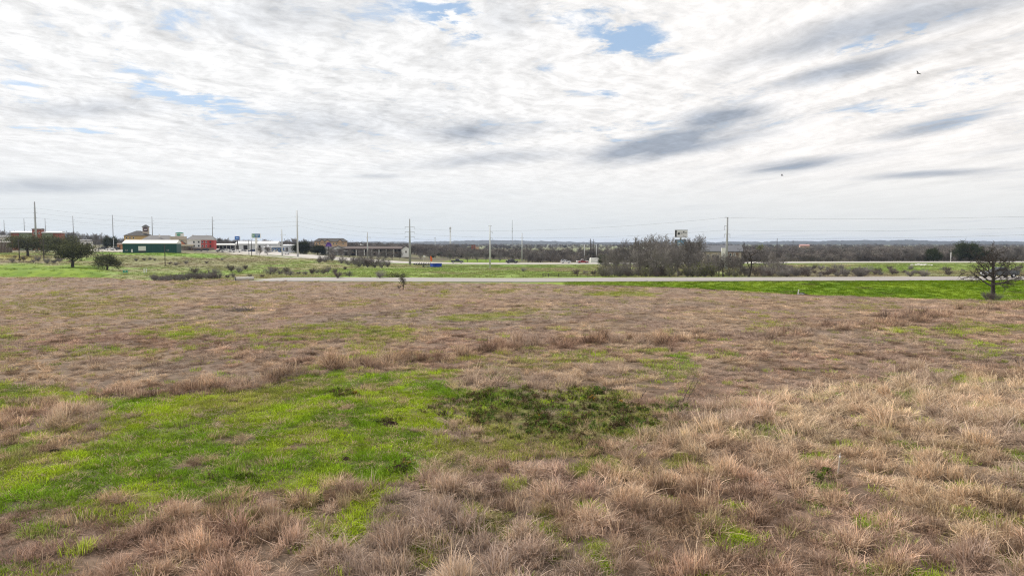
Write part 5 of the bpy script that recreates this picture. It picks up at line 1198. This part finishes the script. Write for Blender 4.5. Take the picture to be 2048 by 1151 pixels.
for px, Y, sh, c, r, lab in ((442, 372, 'suv', 'dark', .3, 'black car parked in the lot by the red hotel wing'), (453, 366, 'pickup', 'white', .2, 'white pickup parked in the lot by the red hotel wing'), (463, 376, 'suv', 'dark', 1.2, 'dark car parked end-on beside the white pickup'), (474, 364, 'sedan', 'white', .3, 'white sedan parked in the lot below the blue sign'),
                             (206, 388, 'suv', 'dark', .4, 'dark car parked by the small white house'), (222, 380, 'sedan', 'white', .4, 'white sedan parked by the lamp post'), (230, 384, 'suv', 'dark', .6, 'dark car parked next to the white sedan by the lamp post'), (396, 382, 'sedan', 'dark', .2, 'dark sedan parked before the white hotel wing'), (410, 384, 'suv', 'dark', .2, 'dark sport utility car parked before the red hotel wing'),
                             (486, 388, 'sedan', 'silver', .4, 'silver sedan parked before the white warehouse'), (505, 392, 'suv', 'blue', .1, 'blue car parked beside the pylon sign post'), (552, 410, 'suv', 'white', 2.0, 'white car parked before the blue-fronted shop')):
    car('car' if sh != 'pickup' else 'pickup_truck', lab, on(px, Y, .02), r + math.atan(-u_of(px)) * .5, sh, c)
# camper trailer near the poles
def camper():
    p, a = hpos(1192, -14); p.z = hz(p.x, p.y); o = empty('camper_trailer', p, a)
    MB().prism([(-3.3, .55), (-3.5, 1.4), (-3.2, 2.7), (-2.7, 2.95), (3.1, 2.95), (3.3, 2.6), (3.3, .55)], -1.2, 1.2).build('body', M_WHITE, o)
    for x in (-1.6, 1.4): MB().box(x - .6, x + .6, -1.24, -1.18, 1.5, 2.2).build('window', AUTOGLASS, o)
    MB().box(.0, .6, -1.24, -1.18, .7, 2.4).build('door', M_SHED, o); MB().box(-3.2, 3.2, -1.23, -1.19, 1.0, 1.15).build('stripe', PAINTS['grey'], o)
    for x in (-.35, .45): MB().tube((x, -1.0, .35), (x, -1.22, .35), .35, .35, 12).build('wheel', TYRE, o); MB().tube((x, 1.0, .35), (x, 1.22, .35), .35, .35, 12).build('wheel', TYRE, o)
    MB().tube((-3.4, 0, .5), (-4.4, 0, .45), .06, .06, 6).build('tow_bar', CHROME, o)
    tag(o, 'white camper trailer parked beside the highway near the thicket', 'trailer')
camper()
# roadside sale lot: small machines, orange flag, blue skip
def machines():
    for i in range(7):
        p = on(831 + i * 4.6, 300 + (i % 2) * 2.0); o = empty('ride_on_mower', p, rnd.uniform(-.4, .4)); P = (PAINTS['dark'], PAINTS['white'], PAINTS['dark'], PAINTS['silver'])[i % 4]
        MB().prism([(-.85, .3), (-.85, .75), (-.2, .85), (-.1, .5), (.8, .55), (.8, .3)], -.42, .42).build('body', P, o); MB().prism([(.1, .6), (.6, .6), (.75, 1.15), (.62, 1.15), (.5, .75), (.1, .72)], -.28, .28).build('seat', TYRE, o)
        MB().box(-.4, .35, -.6, .6, .12, .28).build('mower_deck', PAINTS['dark'], o); MB().tube((-.2, 0, .8), (-.05, 0, 1.15), .025, .025, 5).build('steering_column', TYRE, o)
        for x, r in ((-.6, .22), (.6, .3)):
            for sg in (-1, 1): MB().tube((x, sg * .38, r), (x, sg * .55, r), r, r, 10).build('wheel', TYRE, o)
        tag(o, 'small dark machine in the row standing before the orange flag', 'machine', 'row of small machines by the highway')
machines()
def flag(px, Y, pt, pb, m, label):
    p = on(px, Y); o = empty('feather_flag', p); pyb = HOR + (ZC - p.z) * F / Y; s = Y / F; zt, zb = (pyb - pt) * s, (pyb - pb) * s
    MB().tube((0, 0, -.3), (0, 0, zt), .04, .025, 6).build('pole', M_WHITE, o); b = MB(); n = 6
    for k in range(n + 1):
        z = zb + (zt - zb) * k / n; w = (.25 + .75 * math.sin(math.pi * (.25 + .7 * k / n))) * 1.0; y = .06 * math.sin(k * 1.3)
        b.add([(.03, y, z), (w, y + .05, z - .05)], [])
    b.f = [(2 * k, 2 * k + 1, 2 * k + 3, 2 * k + 2) for k in range(n)]; f = b.build('cloth', m, o); sd = f.modifiers.new('thickness', 'SOLIDIFY'); sd.thickness = .015
    tag(o, label, 'flag')
flag(860.5, 304, 511.5, 522, M_ORANGE, 'orange feather flag on a pole beside the row of machines'); flag(847, 304, 510, 514, M_WHITE, 'short white banner on a pole behind the row of machines')
def skip_bin():
    p = on(872, 262); o = empty('waste_skip', p, .5); w, d, h = 1.9, 1.3, 1.45
    MB().prism([(-w * .9, .15), (w * .9, .15), (w, h), (-w, h)], -d, d).build('bin', mat('blue_skip_paint', (.012, .055, .36), .55, .12, 1.5), o)
    for i in range(5): x = -w * .8 + i * w * .4; MB().box(x - .05, x + .05, -d - .08, -d + .02, .2, h - .05).build('rib', mat('blue_skip_paint', (.012, .055, .36)), o)
    MB().box(-w - .03, w + .03, -d - .05, d + .05, h + .003, h + .09).build('lid', TYRE, o)
    for sx in (-1, 1): MB().box(sx * w * .7 - .1, sx * w * .7 + .1, -d * .8, d * .8, -.1, .15).build('skid', TYRE, o)
    tag(o, 'blue waste skip with black lid on the meadow below the highway', 'skip')
skip_bin()
b = Bd('stock_trailer', 'grey-green low trailer left of the blue waste skip', 855, 264, cat='trailer')
b.box('body', 843.5, 865.5, 538, 531.5, 0, 2, mat('grey_green_metal', (.16, .20, .16), .7, .15, 1))
for px in (847, 862): MB().tube((b.x(px), -.1, .35), (b.x(px), .15, .35), .35, .35, 12).build('wheel', TYRE, b.root)
# ------------------------------------------------------------------ fence, posts, signs, pipes
FW = mat('weathered_fence_wood', (.085, .070, .058), .9, .25, 2)
def fence():
    pts = [(1086, 128.5), (1097, 127.5), (1117.5, 127.5), (1154.5, 127.5), (1176, 127.5), (1190, 128.5), (1212, 130)]; o = empty('rail_fence', on(1140, 127.5)); base = o.location.copy()
    P = [on(px, Y) - base for px, Y in pts]
    for q in P: MB().tube(q - Vector((0, 0, .4)), q + Vector((0, 0, .78)), .075, .07, 7).build('post', FW, o)
    for a, b_ in zip(P[:-1], P[1:]):
        for z in (.30, .62): MB().tube(a + Vector((0, -.06, z)), b_ + Vector((0, -.06, z + rnd.uniform(-.04, .04))), .045, .045, 5).build('rail', FW, o)
    tag(o, 'dark wooden post-and-rail fence at the far edge of the near road', 'fence')
fence()
def marker(px, py, hpx, label, m, w=.06, z0=None, lean=0.0):
    p = gnd(px, py); p.z = hz(p.x, p.y); h = hpx * p.y / F; o = empty('marker_post', p); o.rotation_euler = (0, lean, 0)
    MB().box(-w, w, -.02, .02, -.3, h).build('stake', m, o); MB().box(-w * .8, w * .8, -.028, -.0205, h * .72, h * .92).build('reflector', M_SHED, o); tag(o, label, 'post')
marker(1596, 585, 12, 'white marker post in the ditch beside a culvert mouth', M_WHITE, .06, lean=.12)
p = on(1676, 13.5)
def stake():
    q = gnd(1676, 948); q.z = hz(q.x, q.y); o = empty('survey_stake', q); o.rotation_euler = (.05, .04, .3)
    b = MB(); b.prism([(-.02, -.2), (.02, -.2), (.022, .56), (0, .62), (-.022, .56)], -.01, .01); b.build('stake', mat('grey_weathered_lath', (.42, .36, .30), .9, .2, 5), o); MB().box(-.023, .023, -.012, .012, .50, .54).build('tie', M_SHED, o)
    tag(o, 'thin pale wooden survey stake in the dry grass', 'stake')
stake()
def stalk(pts, label):
    o = empty('dead_stalk', (0, 0, 0)); base = None
    a = gnd(*pts[0]); a.z = hz(a.x, a.y); o.location = a; r = random.Random(int(pts[0][0]))
    h = (pts[0][1] - pts[1][1]) * a.y / F; dx = (pts[1][0] - pts[0][0]) * a.y / F
    q = Vector((0, 0, -.1)); b = MB(); n = 5
    for k in range(n):
        e = Vector((dx * (k + 1) / n + r.gauss(0, .015), .1 * (k + 1) / n, h * (k + 1) / n)); b.tube(q, e, .014 - .002 * k, .012 - .002 * k, 5); q = e
    b.build('stem', DARKBARK, o); t_ = MB()
    for k in range(5): z = r.uniform(.5, 1); s0 = Vector((dx * z, .1 * z, h * z)); t_.tube(s0, s0 + Vector((r.gauss(0, .08), r.gauss(0, .08), .1)), .004, .003, 3)
    t_.build('twig', DARKTWIG, o); tag(o, label, 'dead plant')
stalk([(1362, 808), (1392, 752)], 'taller of two dark leaning dead stalks in the dry grass'); stalk([(1371, 806), (1398, 762)], 'shorter of two dark leaning dead stalks in the dry grass'); stalk([(1280, 800), (1296, 778)], 'short dark bent dead stalk near the weed patch')
def pipe():
    a = on(469, 108.2); e = on(507, 109.6); o = empty('concrete_pipe', a); L = (e - a); L.z += .02; r = .30; cz = Vector((0, 0, r * .75))
    d = L.normalized(); n = 20; b = MB(); ax = Vector((0, 0, 1)); bx_ = d.cross(ax).normalized(); ax = bx_.cross(d)
    vs = []
    for p0, rr in ((cz, r), (cz + L, r), (cz + L, r * .8), (cz, r * .8)):
        for i in range(n): t_ = 2 * math.pi * i / n; vs.append(p0 + (ax * math.cos(t_) + bx_ * math.sin(t_)) * rr)
    b.add(vs, [(k * n + i, k * n + (i + 1) % n, ((k + 1) % 4) * n + (i + 1) % n, ((k + 1) % 4) * n + i) for k in range(4) for i in range(n)])
    b.build('barrel', mat('white_concrete', (.60, .57, .53), .9, .12, 2), o, True)
    b2 = MB(); q = cz + L * .62
    b2.tube(q, q + d * .25, r + .05, r + .05, n); b2.build('collar', mat('white_concrete', (.60, .57, .53)), o)
    b3 = MB(); b3.tube(cz - d * .02, cz - d * .0 + d * .12, r + .06, r + .06, n, False); b3.build('end_ring', mat('dark_steel_ring', (.10, .10, .10), .6, .1, 2), o)
    tag(o, 'pale concrete culvert pipe lying at the far edge of the field', 'pipe')
pipe()
def culvert():
    p = on(1609, 86.5); o = empty('culvert_mouth', p); b = MB(); n = 14
    for k in range(n): a0, a1 = math.pi * k / n, math.pi * (k + 1) / n; b.add([(math.cos(a0) * .5, -.5, math.sin(a0) * .45 - .1), (math.cos(a1) * .5, -.5, math.sin(a1) * .45 - .1), (math.cos(a1) * .5, 1.2, math.sin(a1) * .45 - .1), (math.cos(a0) * .5, 1.2, math.sin(a0) * .45 - .1)], [(0, 1, 2, 3)])
    b.build('pipe', mat('dark_steel_ring', (.10, .10, .10)), o); MB().box(-.48, .48, .9, 1.0, -.2, .38).build('blocked_end', TYRE, o)
    b = MB(); r = random.Random(4)
    for k in range(8):
        c = Vector((r.uniform(-1.2, -.5) if k % 2 else r.uniform(.4, 1.0), r.uniform(-.6, .2), .02)); s = r.uniform(.12, .25); b = MB()
        b.add([c + Vector((r.uniform(-1, 1), r.uniform(-1, 1), r.uniform(-.3, .9))) * s for _ in range(4)], [(0, 1, 2), (0, 2, 3), (0, 3, 1), (1, 3, 2)]); b.build('stone', M_BROWN, o)
    tag(o, 'dark culvert mouth with stones in the green ditch', 'culvert')
culvert()
def road_sign():
    p = gl(251, 549); p.z = hz(p.x, p.y); s = p.y / F; o = empty('road_sign', p, math.atan(-u_of(251)) * .8)
    for x in (-.45, .45): MB().box(x - .04, x + .04, 0, .06, -.3, 10 * s).build('post', STEEL, o)
    f = MB().box(-4.6 * s, 4.6 * s, -.05, -.005, 4.0 * s, 9.2 * s).build('panel', M_GREENS, o); w = .035
    e = MB(); X, z0, z1 = 4.35 * s, 4.25 * s, 8.95 * s
    for a, b_, c, d in ((-X, X, z0, z0 + w), (-X, X, z1 - w, z1), (-X, -X + w, z0 + w, z1 - w), (X - w, X, z0 + w, z1 - w)): e.box(a, b_, -.06, -.05, c, d)
    e.build('white_border', M_WHITE, f); MB().box(-1.6 * s, 1.4 * s, -.06, -.05, 6.2 * s, 7.3 * s).build('lettering_line', M_WHITE, f)
    tag(o, 'green road sign with white legend on the slope beside live oak', 'sign')
    for px in (288.4, 292.8):
        q = gl(px, 546); q.z = hz(q.x, q.y); s = q.y / F; o = empty('white_marker_board', q, .35); MB().box(-.04, .04, 0, .05, -.3, 4 * s).build('post', STEEL, o)
        MB().prism([(-1.1 * s, .3 * s), (1.1 * s, .3 * s), (1.0 * s, 9 * s), (.2 * s, 10.4 * s), (-1.0 * s, 9.4 * s)], -.05, -.003).build('board', M_WHITE, o); tag(o, 'upright white marker board, one of a pair on the slope', 'sign', 'pair of white marker boards')
road_sign()
# rubble, brush, mounds
def rocks():
    r = random.Random(12); m = mat('pale_rubble', (.62, .60, .57), .9, .15, 1.5)
    for k in range(22):
        px = 1820 + 45 * r.random(); Y = 285 + r.uniform(-3, 3); p = on(px, Y); s = r.uniform(.35, .8) * (1.25 - abs(px - 1843) / 40); b = MB(); vs = []
        for i in range(7): a = 2 * math.pi * i / 7; q = s * r.uniform(.75, 1.2); vs.append((math.cos(a) * q * 1.5, math.sin(a) * q, -.25))
        for i in range(7): a = 2 * math.pi * i / 7 + .3; q = s * r.uniform(.45, .85); vs.append((math.cos(a) * q * 1.4, math.sin(a) * q, s * r.uniform(.5, .95)))
        b.add(vs, [(i, (i + 1) % 7, 7 + (i + 1) % 7, 7 + i) for i in range(7)] + [tuple(range(7, 14))]); o = b.build('broken_slab', m); o.location = p; o.rotation_euler = (0, 0, r.uniform(0, 6))
        tag(o, 'pale broken slab in the white rubble heap on the right meadow', 'rubble', 'white rubble heap', 'thing')
rocks()
def brush_heap(px, py, wpx, hpx, label, m, n=90, seed=1, Y=None):
    p = gnd(px, py) if Y is None else on(px, Y); p.z = hz(p.x, p.y); s = p.y / F; r = random.Random(seed); o = empty('brush_heap', p); b = MB()
    for k in range(n):
        c = Vector((r.gauss(0, wpx * .28) * s, r.gauss(0, wpx * .15) * s, abs(r.gauss(0, hpx * .4)) * s)); d = Vector((r.gauss(0, 1), r.gauss(0, .6), r.gauss(0, .35))).normalized() * wpx * s * r.uniform(.12, .3); b.tube(c - d, c + d, .022, .012, 4, False)
    b.build('branches', m, o); tag(o, label, 'brush')
brush_heap(481, 622, 44, 8, 'low grey heap of dead brush lying on the brown field', mat('grey_deadwood', (.24, .20, .18), .95, .2, 3), 90, 1)
brush_heap(789, 0, 40, 9, 'dark heap of cut branches beyond the road behind the sapling', DARKBARK, 120, 2, 130)
brush_heap(497, 621, 16, 5, 'small dark scatter of sticks beside the grey brush heap', DARKTWIG, 25, 3)
def mound(px, py, wpx, label, seed):
    p = gnd(px, py); p.z = hz(p.x, p.y); s = p.y / F * wpx / 2; r = np.random.RandomState(seed); b = MB(); n = 16; vs = [(0, 0, s * .42)]; fs = []
    for k in range(1, 5):
        for i in range(n): a = 2 * math.pi * i / n; q = s * k / 4 * r.uniform(.85, 1.15); vs.append((math.cos(a) * q, math.sin(a) * q, s * .42 * math.cos(k / 4 * math.pi / 2) * r.uniform(.75, 1.25) - .02 * (k == 4)))
    fs += [(0, 1 + i, 1 + (i + 1) % n) for i in range(n)] + [(1 + (k - 1) * n + i, 1 + k * n + i, 1 + k * n + (i + 1) % n, 1 + (k - 1) * n + (i + 1) % n) for k in range(1, 4) for i in range(n)]
    b.add(vs, fs); o = b.build('soil_mound', mat('dark_turned_soil', (.034, .023, .016), 1.0, .4, 12, bump=1.0, spec=.02)); o.location = p; tag(o, label, 'mound')
mound(781, 851, 40, 'dark molehill of turned soil ringed by bright green grass', 1); mound(803, 938, 42, 'dark molehill at the lower edge of the green patch', 2)
mound(690, 918, 22, 'small dark soil heap in the green grass', 3); mound(108, 902, 24, 'small dark soil heap among brown grass on the green patch edge', 4); mound(1340, 716, 16, 'tiny dark molehill on the small lime patch of the field', 5)
# ------------------------------------------------------------------ birds
def bird(px, py, Y, span_px, bank, yaw, label):
    p = at(px, py, Y); h = span_px * Y / F / 2; b = MB()
    prof = [(0, .0, .02), (.18, .05, .055), (.45, .085, .075), (.75, .06, .05), (1.0, .03, .015)]; k = h * .5; vs = []; n = 8
    for t_, r_, rz_ in prof:
        for i in range(n): a = 2 * math.pi * i / n; vs.append((math.cos(a) * r_ * h * 1.2, (t_ - .5) * k * 1.6, math.sin(a) * rz_ * h * 1.6))
    b.add(vs, [(j * n + i, j * n + (i + 1) % n, (j + 1) * n + (i + 1) % n, (j + 1) * n + i) for j in range(4) for i in range(n)] + [tuple(range(n - 1, -1, -1)), tuple(range(4 * n, 5 * n))])
    for sg in (-1, 1):
        W_ = [(0.04, -.26, .22, .03), (.35, -.22, .30, .14), (.7, -.10, .30, .22), (.92, .05, .30, .26), (1.0, .16, .26, .28)]; vv = []
        for x, y0, y1, z in W_: vv += [(sg * x * h, y0 * h * -1 * .6, z * h), (sg * x * h, -y1 * h * .9, z * h), (sg * x * h, y0 * h * -1 * .6, z * h + .02), (sg * x * h, -y1 * h * .9, z * h + .02)]
        b.add(vv, [(4 * i, 4 * i + 1, 4 * i + 5, 4 * i + 4) for i in range(4)] + [(4 * i + 2, 4 * i + 6, 4 * i + 7, 4 * i + 3) for i in range(4)] + [(16, 17, 19, 18)])
        for f_ in range(3): x0 = .93 + .02 * f_; b.add([(sg * x0 * h, (-.20 + .12 * f_) * h, .27 * h), (sg * (x0 + .17) * h, (-.26 + .16 * f_) * h, .33 * h), (sg * (x0 + .16) * h, (-.20 + .16 * f_) * h, .335 * h)], [(0, 1, 2)])
    b.add([(-.07 * h, -.35 * h, 0), (.07 * h, -.35 * h, 0), (.15 * h, -.62 * h, .0), (-.15 * h, -.62 * h, .0), (0, -.48 * h, .03 * h)], [(0, 1, 4), (1, 2, 4), (2, 3, 4), (3, 0, 4), (0, 3, 2, 1)])
    o = b.build('bird', mat('dark_plumage', (.030, .026, .026), .8, .3, 3)); o.location = p; o.rotation_euler = (.15, bank, yaw); tag(o, label, 'bird')
bird(1836, 147.5, 100, 15, .35, .5, 'dark soaring bird with banked wings, higher of two in the sky'); bird(1563.5, 351, 170, 11, .18, 1.1, 'dark soaring bird seen edge-on, lower of two in the sky')

# ------------------------------------------------------------------ the air
def haze():
    o = MB().box(-10200, 10200, -120, 7100, -14, 52).build('haze', None)
    m = bpy.data.materials.new('hazy_air'); m.use_nodes = True; t = NT(m.node_tree); t.n.clear(); out = t.add('ShaderNodeOutputMaterial')
    v = t.add('ShaderNodeVolumePrincipled', Density=7.5e-5); v.inputs['Color'].default_value = (.58, .72, 1.0, 1); v.inputs['Anisotropy'].default_value = .2; t.l.new(v.outputs[0], out.inputs['Volume'])

    o.data.materials.append(m); tag(o, 'thin bluish haze in the air over the plain', 'haze', kind='stuff')
haze()
